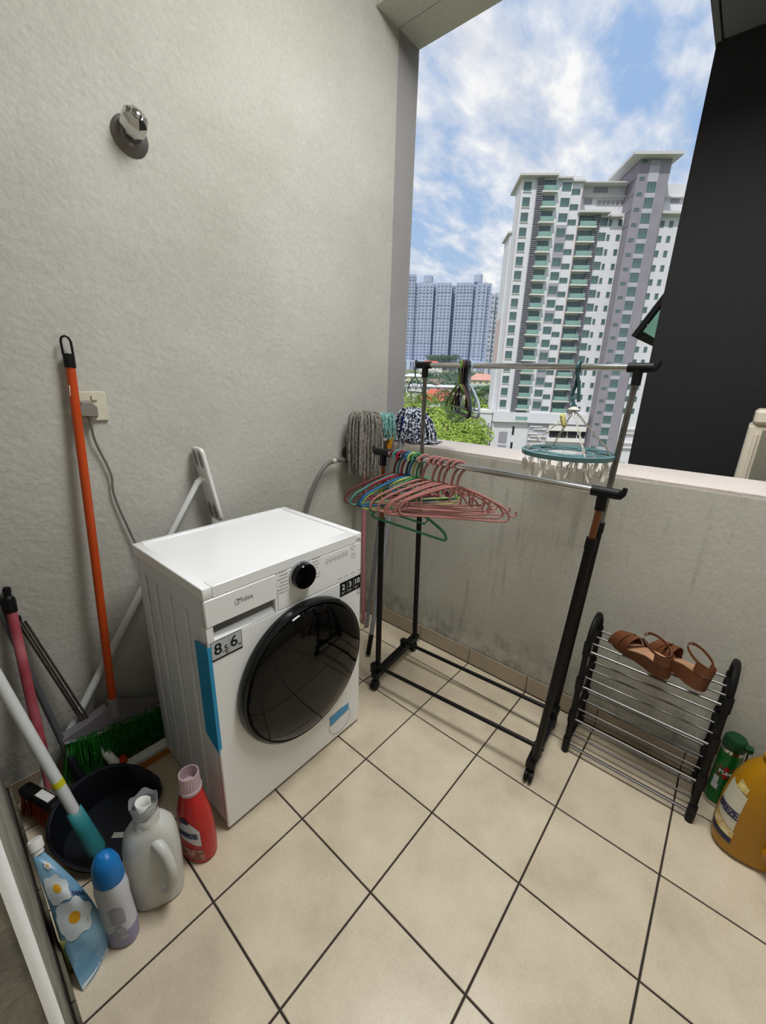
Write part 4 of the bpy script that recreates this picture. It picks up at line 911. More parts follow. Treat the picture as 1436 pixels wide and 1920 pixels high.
def wrap_text(s, size, M, rx, ry, a0, a1, z, m, parent, pw_=2.3, off=.0018, shear=0, bold=.0004):
    n = len(s)
    for i, ch in enumerate(s):
        t = (i+.5)/n; a = math.radians(a0+(a1-a0)*t); ca, sa = math.cos(a), math.sin(a); f = (abs(ca)**pw_+abs(sa)**pw_)**(-1/pw_)
        zz = z+shear*(t-.5)
        p = V3(((rx(zz)+off)*ca*f, (ry(zz)+off)*sa*f, zz)); a2 = a+.02; c2, s2 = math.cos(a2), math.sin(a2); f2 = (abs(c2)**pw_+abs(s2)**pw_)**(-1/pw_)
        p2 = V3(((rx(zz)+off)*c2*f2, (ry(zz)+off)*s2*f2, zz)); text(ch, size, M @ frame(p, p2-p, (0, 0, 1)), m, parent, 'letter', .0003, bold)
navy = mat('navy_print', '16214a', .5)
wrap_text('BREEZE', .024, Mr, rX, rY, -110, -48, .112, navy, lab, bold=.0007)
# blue-capped bottle
Mb = Matrix.Translation((-.105, -1.098, 0)) @ rotz(math.radians(35))
sb_ = empty('softener_bottle', (-.105, -1.098, 0), 'frosted bottle with a blue cap and a little lavender liquid at its base', 'bottle')
prof = [(.9, 0, .036, .026), (1, .006, .040, .029), (1, .05, .042, .030), (1, .10, .039, .029), (1, .14, .037, .028), (1, .18, .038, .029), (1, .215, .033, .026), (1, .232, .026, .023)]
m_fr = mat('frosted_plastic', 'c6c8cf', .4, spec=.4)
MB(Mb).lathe(prof[2:], n=32, pw=2.3).build('body', m_fr, sb_); MB(Mb).lathe(prof[:3]+[(1, .060, .0415, .0298)], n=32, pw=2.3).build('liquid', mat('lavender_liquid', '8d87a8', .35), sb_)
MB(Mb).lathe([(1, .212, .0345, .0285), (1, .225, .0350, .0290), (1, .262, .030, .026), (1, .282, .022, .020), (1, .292, .010, .010), (.02, .293, .01, .01)], n=32).build('cap', mat('cap_blue', '0e6fb4', .4), sb_)
curved(Mb, lambda z: .0405, lambda z: .0295, -80, -35, lambda t: .035, lambda t: .065+.02*math.sin(3.14*t), mat('label_pale', 'aab0bd', .5, var=.4, vs=60), sb_, 'label')
curved(Mb, lambda z: .0400, lambda z: .0290, -78, -30, lambda t: .09, lambda t: .135+.012*math.sin(3.14*t), mat('label_lilac_grey', '9da0ad', .5), sb_, 'label_window')
# pouch
po = empty('refill_pouch', (-.15, -1.19, 0), 'pale blue refill pouch with white flowers and screw cap leaning on the near wall', 'pouch')
Lp = [(-.060, -1.196, .001), (-.105, -1.202, .08), (-.150, -1.205, .155), (-.195, -1.207, .225), (-.232, -1.208, .272)]
Rp = [(-.098, -1.132, .001), (-.108, -1.128, .09), (-.136, -1.140, .170), (-.186, -1.164, .230), (-.245, -1.190, .268)]
Lb, Rb = bez(Lp, 4), bez(Rp, 4); nn = len(Lb); NW = 8; nrm = V3((.80, .30, .52)).normalized()
def pouch_pt(i, t, side, off=0):
    i0 = int(min(i, nn-2)); f = i-i0; a = Lb[i0].lerp(Lb[i0+1], f); b_ = Rb[i0].lerp(Rb[i0+1], f)
    puff = math.sin(math.pi*t)*(.012*(.35+math.sin(math.pi*min(1, i/(nn-1)))))
    return a.lerp(b_, t)+nrm*((puff+.001+off)*side)+nrm*(.004*math.sin(i*1.3+t*5))*(1 if side > 0 else 0)*math.sin(math.pi*t)
b = MB(); vs = [pouch_pt(i, t/NW, 1) for i in range(nn) for t in range(NW+1)]+[pouch_pt(i, t/NW, -1) for i in range(nn) for t in range(NW+1)]
k0 = nn*(NW+1); g_ = lambda i, t: i*(NW+1)+t; fs = []
for i in range(nn-1):
    for t in range(NW): fs += [(g_(i, t), g_(i, t+1), g_(i+1, t+1), g_(i+1, t)), (k0+g_(i+1, t), k0+g_(i+1, t+1), k0+g_(i, t+1), k0+g_(i, t))]
    fs += [(g_(i, 0), g_(i+1, 0), k0+g_(i+1, 0), k0+g_(i, 0)), (g_(i+1, NW), g_(i, NW), k0+g_(i, NW), k0+g_(i+1, NW))]
for t in range(NW): fs += [(g_(0, t+1), g_(0, t), k0+g_(0, t), k0+g_(0, t+1)), (g_(nn-1, t), g_(nn-1, t+1), k0+g_(nn-1, t+1), k0+g_(nn-1, t))]
b.add(vs, fs).build('pouch_body', mat('pouch_blue', '86adc4', .35, var=1, vs=9, col2='5585a6', coat=.3), po, ang=60)
def pouch_patch(poly, m, name, off):           # flat print on the pouch: poly in (i along height, t across)
    ci = sum(p[0] for p in poly)/len(poly); ct = sum(p[1] for p in poly)/len(poly); n = len(poly); vs = []
    for f in (1, .75, .5, .25): vs += [pouch_pt(ci+(i-ci)*f, ct+(t-ct)*f, 1, off) for i, t in poly]
    vs.append(pouch_pt(ci, ct, 1, off))
    return MB().add(vs, [(j*n+k, j*n+(k+1) % n, (j+1)*n+(k+1) % n, (j+1)*n+k) for j in range(3) for k in range(n)]+[(3*n+k, 3*n+(k+1) % n, 4*n) for k in range(n)]).build(name, m, po)
m_pet = mat('petal_white', 'bfc6c8', .5); m_yel = mat('flower_yellow', 'c9961c', .5)
def flower(ci, ct, s, m=m_pet, core=.28, pet=6):
    poly = []
    for k in range(30):
        a = 6.283*k/30; r = s*(.72+.28*abs(math.cos(a*pet/2))); poly.append((min(nn-1.01, max(0, ci+r*4.5*math.sin(a))), min(.98, max(.02, ct+r*math.cos(a)))))
    pouch_patch(poly, m, 'flower_print', .0022)
    pouch_patch([(ci+core*s*4.5*math.sin(6.283*k/12), ct+core*s*math.cos(6.283*k/12)) for k in range(12)], m_yel, 'flower_centre', .0032)
flower(10.8, .32, .42); flower(7.0, .40, .52); flower(14.0, .45, .18)
pouch_patch([(0.05, .02), (0.05, .98), (.45, .98), (.45, .02)], pw, 'bottom_seal', .0006)
pouch_patch([(5.2, .62), (6.4, .70), (7.4, .66), (6.6, .56)], mat('leaf_print', '6f7a58', .5), 'leaf_print', .0014)
for k in range(5):
    i_ = 9.6-.25*k; pouch_patch([(i_-.35, .56+.08*k), (i_+.3, .56+.08*k), (i_+.3, .61+.08*k), (i_-.35, .61+.08*k)], navy, 'printed_letter', .0018)
MB().lathe([(.0115, 0), (.0115, .010), (.0145, .011), (.0145, .032), (.0135, .034)], (-.240, -1.197, .268), 20, axis=(-.45, 0, .9)).build('screw_cap', pw, po)
MB().prism([(-.115, -1.2065), (-.200, -1.2065), (-.200, -1.196), (-.115, -1.196)], .001, .11).build('pouch_body', mat('pouch_underside', '55622a', .4, var=.8, vs=30, col2='8f9a4a'), empty('refill_pouch', (-.16, -1.2, 0), 'small green and yellow block standing in for the shiny underside of the blue pouch', 'pouch'))  # added block, coloured like the reflecting underside of the blue pouch
# ---------------------------------------------------------------- yellow jug and spray can by the shoe rack
m_ye = mat('yellow_plastic', 'a57407', .35, var=.06, vs=8)
My = Matrix.Translation((1.098, .268, 0)) @ rotz(math.radians(6)) @ Matrix.Diagonal((.86, 1, 1.22, 1))
yj = empty('yellow_jug', (1.098, .268, 0), 'large mustard-yellow detergent jug with a moulded handle right of the shoe rack', 'bottle')
b = MB(My)
yprof = [(.9, 0, .090, .062), (1, .01, .098, .068), (1, .05, .103, .070), (1, .14, .101, .069), (1, .20, .090, .064), (1, .245, .070, .052), (1, .270, .045, .040), (1, .28, .034, .034)]
b.lathe(yprof, n=40, pw=2.4); b.build('body', m_ye, yj)
MB(My).lathe([(.036, .28), (.038, .285), (.038, .293), (.030, .295), (.030, .325), (.026, .33)], n=30).build('neck', m_ye, yj)
MB(My).lathe([(.0335, .297), (.0345, .30), (.0345, .335), (.031, .340), (.0, .341)], n=30, close=False).build('cap', m_ye, yj)
MB(My).tube(bez([(.028, -.056, .225), (.052, -.086, .205), (.062, -.098, .15), (.052, -.090, .095), (.030, -.066, .065)], 6), .0145, 12).build('handle', m_ye, yj)
MB(My).lathe([(1, -.004), (.9, .001), (.0, .0015)], (.028, -.0675, .145), 24, sx=.024, sy=.058, axis=(0, -1, 0), close=False).build('recess_shade', mat('yellow_shade', '6a4503', .5), yj)  # shade of the hollow behind the handle, painted as a darker disc
yX = lerpf([(0, .090), (.01, .098), (.05, .103), (.14, .101), (.2, .090), (.245, .070)]); yY = lerpf([(0, .062), (.01, .068), (.05, .070), (.14, .069), (.2, .064), (.245, .052)])
lab = curved(My, yX, yY, 185, 236, lambda t: .100-.02*t, lambda t: .205-.015*t, mat('label_cream', 'c9c5b4', .5, var=.08, vs=30), yj, 'label', 2.4)
curved(My, yX, yY, 184, 238, lambda t: .045-.004*t, lambda t: .060-.004*t, navy, yj, 'label_band', 2.4, off=.0014)
curved(My, yX, yY, 184, 238, lambda t: .062-.004*t, lambda t: .098-.020*t, mat('label_yellow', 'c39b3a', .5, var=.5, vs=60, col2='e0d6b0'), yj, 'label_picture', 2.4)
curved(My, yX, yY, 208, 232, lambda t: .196, lambda t: .222-.01*t, mat('flower_cream', 'd5c27c', .5, var=.4, vs=70), yj, 'label_flower', 2.4, off=.0014)
wrap_text('BREEZE', .030, My, yX, yY, 190, 235, .125, navy, lab, 2.4, shear=0.0, bold=.001)
sc_ = empty('spray_can', (1.018, .40, 0), 'green insect spray can with a red burst and dark green cap behind the shoe rack', 'spray can')
C_ = (1.018, .405, 0)
MB().lathe([(.030, 0), (.0325, .003), (.0325, .014), (.031, .016)], C_, 36).build('bottom_rim', chrome, sc_)
MB().lathe([(.0318, .0161), (.0318, .226)], C_, 36).build('can', mat('can_green', '0f6a2b', .3, metal=.2), sc_)
MB().lathe([(.0322, .226), (.0325, .229), (.0305, .238), (.028, .240)], C_, 36).build('top_rim', chrome, sc_)
MB().lathe([(.0310, .239), (.0318, .243), (.0310, .272), (.026, .280), (0, .281)], C_, 36, close=False).build('cap', mat('can_cap', '0a3d1d', .4), sc_)
MB().bevbox((1.040, .375, .258), (1.062, .398, .276), .004, 2).build('nozzle', mat('can_cap', '0a3d1d', .4), sc_)
MB().tube([(1.0515, .382, .258), (1.0515, .372, .14)], .0022, 8).build('straw', k_bk, sc_)
Mc = Matrix.Translation(C_); q32 = lambda z: .0318
st = MB(Mc); vs = []; NB = 20
for k in range(NB):
    a_ = 6.283*k/NB; r = (.034 if k % 2 else .024); th = math.radians(-92)+r*math.cos(a_)/.0318; vs.append((.0326*math.cos(th), .0326*math.sin(th), .150+.8*r*math.sin(a_)))
th = math.radians(-92); st.add(vs+[(.0328*math.cos(th), .0328*math.sin(th), .150)], [(k, (k+1) % NB, NB) for k in range(NB)])
bu = st.build('red_burst', mat('burst_red', 'a31220', .4), sc_)
wrap_text('FUM', .017, Mc, q32, q32, -128, -68, .150, k_lt, bu, 2.0, off=.0024, bold=.0006)
for z0, z1, a0, a1 in ((.098, .124, -140, -112), (.072, .096, -142, -106)): curved(Mc, q32, q32, a0, a1, lambda t: z0, lambda t: z1, mat('label_white', 'cfd0d6', .5), sc_, 'white_panel', 2.0)
# ---------------------------------------------------------------- shoe rack
sr = empty('shoe_rack', (.755, .36, 0), 'black-framed shoe rack with four tiers of chrome rods under the brown sandals', 'shoe rack')
for x in (.553, .957):
    path = [V3((x, .256, .0)), V3((x, .262, .12)), V3((x, .272, .30)), V3((x, .285, .47))]+[V3((x, .362-.077*math.cos(math.radians(a)), .475+.085*math.sin(math.radians(a)))) for a in range(15, 180, 15)]+[V3((x, .439, .47)), V3((x, .446, .25)), V3((x, .448, .0))]
    fr_ = MB().tube(path, .0105, 10, flat=.8).build('side_frame', k_bk, sr)
    for z, y1, y2 in ((.452, .283, .440), (.305, .272, .444), (.158, .264, .446), (.035, .258, .448)):
        MB().tube([(x, y1, z), (x, y2, z+.012)], .0075, 8).build('cross_bar', k_bk, sr)
        for yy_ in (y1, y2): MB().tube([(x, yy_, z-.022), (x, yy_, z+.03)], .0135, 10).build('joint', k_bk, sr)
    for yy_ in (.256, .448): MB().tube([(x, yy_, 0), (x, yy_, .03)], .0125, 10).build('rubber_foot', k_bk, sr)
m_rod = mat('rod_steel', '747371', .42, metal=1)
rod = MB().tube([(-.197, 0, 0), (.197, 0, 0)], .0038, 10).mesh('rod', m_rod); rodf = MB().tube([(-.197, 0, 0), (.197, 0, 0)], .0048, 10).mesh('rod', m_rod)
for z, y1, y2 in ((.452, .283, .440), (.305, .272, .444), (.158, .264, .446), (.035, .258, .448)):
    for k in range(4):
        o = bpy.data.objects.new('rod', rodf if k == 0 else rod); COL.objects.link(o); o.parent = sr; y = y1+(y2-y1)*(k/3)*.96+(.002 if k == 0 else 0); o.location = V3((.755, y, z+.012*k/3+(-.004 if k == 0 else .0)))-V3(sr.location)
# ---------------------------------------------------------------- sandals
m_br = mat('brown_leather', '6b3d22', .5, var=.25, vs=20); m_brd = mat('brown_leather_inside', '4a2a1a', .7); m_ins = mat('insole_tan', 'b58a6a', .6, var=.1, vs=20); m_wed = mat('wedge_brown', '5d3418', .6)
def sandal(M, loc, label, mirror=1):
    e = empty('sandal', loc, label, 'sandal', None); S = Matrix.Diagonal((1, mirror, 1, 1)); Q = M @ S
    # outline in length (x: 0 heel .. .235 toe) and half widths
    st = [(0.0, -.004, .004, .050), (.006, -.020, .020, .050), (.03, -.030, .028, .050), (.07, -.029, .026, .046), (.11, -.030, .030, .034), (.15, -.037, .038, .020), (.185, -.042, .040, .013), (.215, -.036, .028, .012), (.232, -.018, .010, .012), (.236, -.004, -.002, .012)]
    def sole(z0f, z1f, name, m, sc=1.0):
        b = MB(Q); vs = []
        for x, a, c, h in st:
            mm = (a+c)/2; a2, c2 = mm+(a-mm)*sc, mm+(c-mm)*sc; vs += [(x, a2, z0f(x, h)), (x, c2, z0f(x, h)), (x, c2, z1f(x, h)), (x, a2, z1f(x, h))]
        n = len(st); fs = [(0, 1, 2, 3), (4*n-1, 4*n-2, 4*n-3, 4*n-4)]+[(4*i+k, 4*(i+1)+k, 4*(i+1)+(k+1) % 4, 4*i+(k+1) % 4) for i in range(n-1) for k in range(4)]
        return b.add(vs, fs).build(name, m, e, ang=50)
    sole(lambda x, h: 0, lambda x, h: h, 'wedge_sole', m_wed); sole(lambda x, h: h+.0003, lambda x, h: h+.003, 'insole', m_ins, .93)
    def strap(x0, x1, hgt, w, dx, name, lo=0):
        b = MB(Q); P_ = []; Wv = []; T_ = []
        for k in range(13):
            a = math.pi*k/12; y = -.038*math.cos(a); P_.append((x0+(x1-x0)*k/12, y, lo+hgt*math.sin(a))); Wv.append(V3((w, 0, -dx*w))); T_.append(V3((0, -math.cos(a)*.0012, math.sin(a)*.0012)))
        return b.strip(P_, Wv, T_).build(name, m_br, e)
    strap(.165, .195, .048, .024, .3, 'toe_strap', .012); strap(.190, .150, .050, .020, .35, 'toe_strap', .012); strap(.120, .150, .052, .012, .2, 'toe_strap', .02)
    # heel cup strap and ankle strap
    b = MB(Q); P_ = []; Wv = []; T_ = []
    for k in range(13):
        a = math.radians(-100+200*k/12); P_.append((.028-.030*math.cos(a), .029*math.sin(a), .068)); Wv.append(V3((0, 0, .014))); T_.append(V3((-math.cos(a), math.sin(a), 0))*.0011)
    b.strip(P_, Wv, T_).build('heel_strap', m_br, e)
    b = MB(Q); P_ = []; Wv = []; T_ = []
    for k in range(19):
        a = math.radians(-175+350*k/18); P_.append((.052-.045*math.cos(a), .034*math.sin(a), .095+.018*math.cos(a)*-1)); Wv.append(V3((0, 0, .0045))); T_.append(V3((-math.cos(a), math.sin(a), 0))*.0010)
    b.strip(P_, Wv, T_).build('ankle_strap', m_br, e)
    MB(Q).tube([(.092, -.006, .108), (.104, -.006, .108), (.104, .006, .108), (.092, .006, .108)], .0012, 6, closed=True).build('buckle', chrome, e)
zt_ = .467
def sM(heel, toe, roll, z): d = (V3(toe)-V3(heel)); a = math.atan2(d.y, d.x); return Matrix.Translation((heel[0], heel[1], z)) @ rotz(a) @ Matrix.Rotation(math.radians(roll), 4, 'X')
sandal(sM((.800, .275, 0), (.625, .400, 0), -6, .4665), (.72, .33, .467), 'left of two brown leather wedge sandals on the shoe rack')
sandal(sM((.893, .283, 0), (.735, .425, 0), 10, .4665), (.81, .34, .467), 'right of two brown leather wedge sandals, tipped on its side', -1)
# ---------------------------------------------------------------- clothes rack
rk = empty('clothes_rack', (.11, .17, 0), 'double-rail garment rack with black posts, chrome rails and castors by the parapet', 'clothes rack')
FLt, FLb = V3((-.247, .03, 1.085)), V3((-.238, .028, .085)); FRt, FRb = V3((.556, .03, 1.075)), V3((.503, .045, .09))
RLt, RLb = V3((-.292, .345, 1.42)), V3((-.268, .355, .085)); RRt, RRb = V3((.528, .31, 1.41)), V3((.474, .325, .09))
cop = mat('copper_tint_steel', '8a5a3c', .3, metal=.8)
def post(t, b, zs, name='post'):
    f = (t.z-zs)/(t.z-b.z); mid = t.lerp(b, f)
    MB().tube([mid, b], .0125, 16).build('post_sleeve', k_bk, rk); MB().tube([mid+(t-b).normalized()*-.005, mid+(t-b).normalized()*.03], .0145, 16).build('sleeve_cap', k_bk, rk)
    return mid
for t, b, zs, m in ((FLt, FLb, .80, cop), (FRt, FRb, .93, cop), (RLt, RLb, .78, steel), (RRt, RRb, .90, steel)):
    mid = post(t, b, zs); MB().tube([t, mid], .0095, 14).build('post_tube', m, rk)
# rails, tee joints with hooked ends
def rail(a, b, r, ends):
    MB().tube([a, b], r, 16).build('rail', chrome, rk)
for (a, b, tl, tr) in ((V3((-.262, .03, 1.104)), V3((.572, .03, 1.098)), FLt, FRt), (V3((-.318, .345, 1.447)), V3((.548, .31, 1.434)), RLt, RRt)):
    rail(a, b, .0105, None); d = (b-a).normalized()
    for e_, s in ((a, -1), (b, 1)):
        j = tl if s < 0 else tr; c = a+d*((j-a).dot(d))
        o_ = d*s
        MB().tube([c-o_*.030, c+o_*.040], .0145, 16).tube([c+V3((0, 0, -.005)), c+V3((0, 0, -.052))], .0140, 16).tube([c+o_*.038+V3((0, 0, -.006)), c+o_*.048+V3((0, 0, .004)), c+o_*.052+V3((0, 0, .020))], [.011, .009, .006], 10).build('tee_joint', k_bk, rk)
# base
for A_, B_ in ((V3((-.226, -.012, .075)), V3((-.277, .385, .075))), (V3((.497, .022, .075)), V3((.468, .375, .075)))):
    d = (B_-A_).normalized(); n_ = V3((-d.y, d.x, 0))
    MB().strip([A_, A_.lerp(B_, .33), A_.lerp(B_, .67), B_], n_*.016, V3((0, 0, .014))).build('base_bar', k_bk, rk)
    for p in (A_+d*.02, B_-d*.02):
        w = MB(); ax_ = n_; wc = V3((p.x, p.y, .024))-d*.012
        for s in (-1, 1): w.lathe([(.010, -.001), (.022, 0), (.0235, .004), (.022, .011), (.010, .013)], wc+ax_*(.003 if s > 0 else -.003), 22, axis=ax_*s)
        w.build('castor_wheel', k_bk, rk); MB().tube([p+V3((0, 0, -.005)), V3((p.x, p.y, .040))], [.015, .012], 12).strip([V3((p.x, p.y, .046)), wc+V3((0, 0, .012))], ax_*.006, d*.010).build('castor_fork', k_bk, rk)
for a, b in ((V3((-.256, .012, .112)), V3((.520, .075, .125))), (V3((-.285, .258, .105)), V3((.495, .295, .12)))):
    MB().tube([a, b], .0085, 12).build('base_rod', mat('black_metal', '111413', .35, metal=.4), rk)
for p in ((-.245, .012, .085), (-.262, .257, .085), (.498, .073, .095), (.478, .294, .095)): MB().bevbox((p[0]-.017, p[1]-.014, p[2]-.01), (p[0]+.017, p[1]+.014, p[2]+.036), .005, 2).build('rod_clamp', k_bk, rk)
MB().bevbox((.486, .300, .885), (.514, .332, .925), .006, 3).build('height_clamp', k_bk, rk)
# ---------------------------------------------------------------- hangers
def hanger(org, ang, m, label, group, style=0, r=.0040, tilt=0, s=1.0, seat=.0135, name='clothes_hanger'):
    a = math.radians(ang); d = V3((math.cos(a), math.sin(a), 0))
    M = Matrix.Translation(org) @ Matrix((d, V3((-d.y, d.x, 0)), V3((0, 0, 1)))).transposed().to_4x4() @ Matrix.Rotation(math.radians(tilt), 4, 'Y') @ Matrix.Scale(s, 4)
    e = empty(name, org, label, 'clothes hanger', group)
    hr = .021
    hk = [(hr*math.cos(math.radians(t)), 0, seat-hr+.004+hr*math.sin(math.radians(t))) for t in range(200, -61, -20)]
    hk = [(x, 0, z) for x, y, z in hk]+[(.004, 0, seat-hr-.030), (0, 0, -.058), (0, 0, -.075)]
    MB(M).tube(bez(hk, 2), r*1.2, 8).build('hook', m, e)
    sh = bez([(-.190, 0, -.158), (-.172, 0, -.138), (-.12, 0, -.112), (-.05, 0, -.084), (0, 0, -.074), (.05, 0, -.084), (.12, 0, -.112), (.172, 0, -.138), (.190, 0, -.158)], 4)
    b = MB(M).tube(sh, r*1.15, 8)
    if style == 0:
        b.tube(bez([(-.190, 0, -.158), (-.196, 0, -.172), (-.188, 0, -.186), (-.170, 0, -.190)], 3), r, 8); b.tube(bez([(.190, 0, -.158), (.196, 0, -.172), (.188, 0, -.186), (.170, 0, -.190)], 3), r, 8)
        b.tube([(-.172, 0, -.190), (.172, 0, -.190)], r, 8)
        b.build('frame', m, e)
        i = MB(M); i.tube([(-.120, 0, -.113), (-.120, 0, -.164)], r*.9, 6).tube([(.120, 0, -.113), (.120, 0, -.164)], r*.9, 6).tube([(-.165, 0, -.164), (.165, 0, -.164)], r*.85, 6)
        for x in (-.052, .052): i.tube([(x+.011*math.cos(t*.6283), 0, -.098+.011*math.sin(t*.6283)) for t in range(10)], r*.7, 6, closed=True)
        i.tube(bez([(.196, 0, -.166), (.212, 0, -.168), (.219, 0, -.158), (.216, 0, -.147)], 3), r*.8, 6); i.build('inner_bar', m, e)
    else:
        b.tube(bez([(-.190, 0, -.158), (-.196, 0, -.170), (-.185, 0, -.180)], 3), r, 8); b.tube(bez([(.190, 0, -.158), (.196, 0, -.170), (.185, 0, -.180)], 3), r, 8); b.tube([(-.186, 0, -.180), (.186, 0, -.180)], r, 8)
        b.build('frame', m, e)
        i = MB(M); i.tube([(-.09, 0, -.10), (-.075, 0, -.13), (.075, 0, -.13), (.09, 0, -.10)], r*.8, 6); i.build('inner_bar', m, e)
    return e
h_pk = mat('hanger_pink', '9f6a64', .45); h_rd = mat('hanger_red', '8e1c32', .4); h_mr = mat('hanger_maroon', '5e2a2b', .45); h_tl = mat('hanger_teal', '457c74', .4); h_nv = mat('hanger_navy', '15304a', .4); h_bl = mat('hanger_blue', '1d5c84', .4); h_lm = mat('hanger_lime', '95a45a', .45); h_gr = mat('hanger_green', '2f7a4d', .35); h_bk = k_bk
zr = lambda x: 1.104-.006*(x+.262)/.834
G1 = 'coloured hangers at the left of the front rail'; G2 = 'pink hangers on the front rail'
for x, an, m, lab, st in ((-.186, 57, h_mr, 'maroon plastic hanger, leftmost on the front rail', 0), (-.172, 62, h_tl, 'pale teal hanger between the maroon and the red one on the front rail', 1), (-.152, 54, h_rd, 'bright red hanger third from the left on the front rail', 0),
    (-.128, 63, h_nv, 'dark navy hanger right of the red one on the front rail', 1), (-.112, 68, h_bl, 'blue hanger beside the navy one on the front rail', 1), (-.098, 58, h_lm, 'lime-yellow hanger between blue and green ones on the front rail', 0), (-.082, 66, h_gr, 'teal-green hanger just left of the pink ones on the front rail', 1)):
    hanger((x, .03, zr(x)), an, m, lab, G1, st, tilt=random.uniform(-3, 3))
for x, an, lab in ((-.048, 58, 'pink hanger set apart as leftmost of the pink ones'), (-.004, 52, 'second pink hanger from the left, first of the close trio'), (.018, 47, 'third pink hanger from the left, middle of the close trio'),
    (.042, 50, 'fourth pink hanger from the left, last of the close trio'), (.076, 42, 'fifth pink hanger from the left, first of the right-hand pair'), (.100, 38, 'rightmost pink hanger on the front rail')):
    hanger((x, .03, zr(x)), an, h_pk, lab, G2, 0, tilt=random.uniform(-2, 2))
hanger((-.078, .03, .965), 20, h_gr, 'green plastic hanger hooked below the others, hanging crooked', None, 1, r=.0062, tilt=10, s=.80, seat=.004)
G3 = 'hangers bunched on the rear rail'
zr2 = lambda x: 1.447-.013*(x+.318)/.866; yr2 = lambda x: .345-.035*(x+.318)/.866
for x, an, m, lab, tl in ((-.112, 136, mat('hanger_leaf', '5d7a28', .4), 'leaf-green hanger, leftmost of the bunch on the rear rail', 0), (-.100, 131, mat('hanger_brown', '4a302a', .4), 'brown hanger second in the bunch on the rear rail', 1), (-.088, 129, h_bk, 'black hanger in the middle of the bunch on the rear rail', -1),
    (-.078, 127, mat('hanger_char', '202630', .4), 'dark slate hanger beside the pale grey one on the rear rail', 1), (-.064, 133, mat('hanger_pale', '8d9aa6', .4), 'pale grey hanger, rightmost and nearest of the bunch on the rear rail', 0)):
    hanger((x, yr2(x), zr2(x)), an, m, lab, G3, 0, tilt=tl, r=.0042)
hanger((-.345, .346, 1.440), 143, mat('hanger_thin', '33504f', .4), 'small thin teal hanger on the left end of the rear rail', None, 1, r=.0042, s=.60, seat=.004)
# ---------------------------------------------------------------- round peg airer
m_tl = mat('teal_ring', '587c80', .4); m_peg = mat('ivory_peg', 'cfc9bd', .4); m_ch = mat('ivory_chain', 'bdb8ab', .45)
rc_ = V3((.362, .312, 1.155)); top = V3((.352, .3175, 1.437))
ra = empty('peg_airer', rc_, 'round teal drying ring with ivory pegs hanging by chains from the rear rail', 'clothes airer')
RR_ = .152
def ringpts(r, z=0, n=64): return [rc_+V3((r*math.cos(6.28318*k/n), r*math.sin(6.28318*k/n), z)) for k in range(n)]
rm = MB(); vs = []; n = 72
for r, z in ((RR_, -.011), (RR_+.002, .004), (RR_-.006, .006), (RR_-.008, 0), (RR_-.003, -.011)):
    vs += [rc_+V3((r*math.cos(6.28318*k/n), r*math.sin(6.28318*k/n), z)) for k in range(n)]
rm.add(vs, [(j*n+k, j*n+(k+1) % n, ((j+1) % 5)*n+(k+1) % n, ((j+1) % 5)*n+k) for j in range(5) for k in range(n)]).build('outer_ring', m_tl, ra)
MB().tube(ringpts(RR_-.016), .0028, 6, closed=True).build('middle_ring', m_tl, ra); MB().tube(ringpts(.085), .0045, 8, closed=True, flat=.6).build('inner_ring', m_tl, ra); MB().tube(ringpts(.072), .003, 6, closed=True).build('inner_ring', m_tl, ra)
for k in range(4):
    a = math.radians(38+90*k); d = V3((math.cos(a), math.sin(a), 0)); w = V3((-d.y, d.x, 0))
    b = MB()
    for s in (-1, 1): b.tube(bez([rc_+d*.083+w*.028*s, rc_+d*.105+w*.010*s, rc_+d*.125+w*.008*s, rc_+d*.147+w*.03*s], 4), .0032, 6)
    b.tube([rc_+d*.104, rc_+d*.15], .0035, 6); b.build('spoke', m_tl, ra)
    a2 = math.radians(38+45+90*k); d2 = V3((math.cos(a2), math.sin(a2), 0)); c2 = rc_+d2*.118
    MB().tube([c2+V3((.016*math.cos(t*.5236), .016*math.sin(t*.5236), 0)) for t in range(12)], .002, 6, closed=True).build('loop', m_tl, ra)
hub = rc_+V3((-.003, .003, .145))
link = MB().tube([(.0042*math.cos(t*.6283), 0, .0085*math.sin(t*.6283)) for t in range(10)], .0012, 5, closed=True).mesh('chain_link', m_ch)
for k in range(4):
    a = math.radians(38+90*k); e_ = rc_+V3((.143*math.cos(a), .143*math.sin(a), .006)); d = e_-hub; L = d.length; n_ = 11; dn = d.normalized()
    MB().tube([hub, e_], .0009, 4).build('chain_cord', m_ch, ra)
    for i in range(n_):
        o = bpy.data.objects.new('chain_link', link); COL.objects.link(o); o.parent = ra; o.location = hub+d*((i+.6)/n_)-rc_
        o.rotation_mode = 'QUATERNION'; from mathutils import Quaternion
        o.rotation_quaternion = V3((0, 0, 1)).rotation_difference(dn) @ Quaternion((0, 0, 1), math.radians(90 if i % 2 else 0))
MB().lathe([(.012, -.004), (.020, 0), (.012, .006), (.005, .010)], hub, 20).build('hub_cap', m_ch, ra)
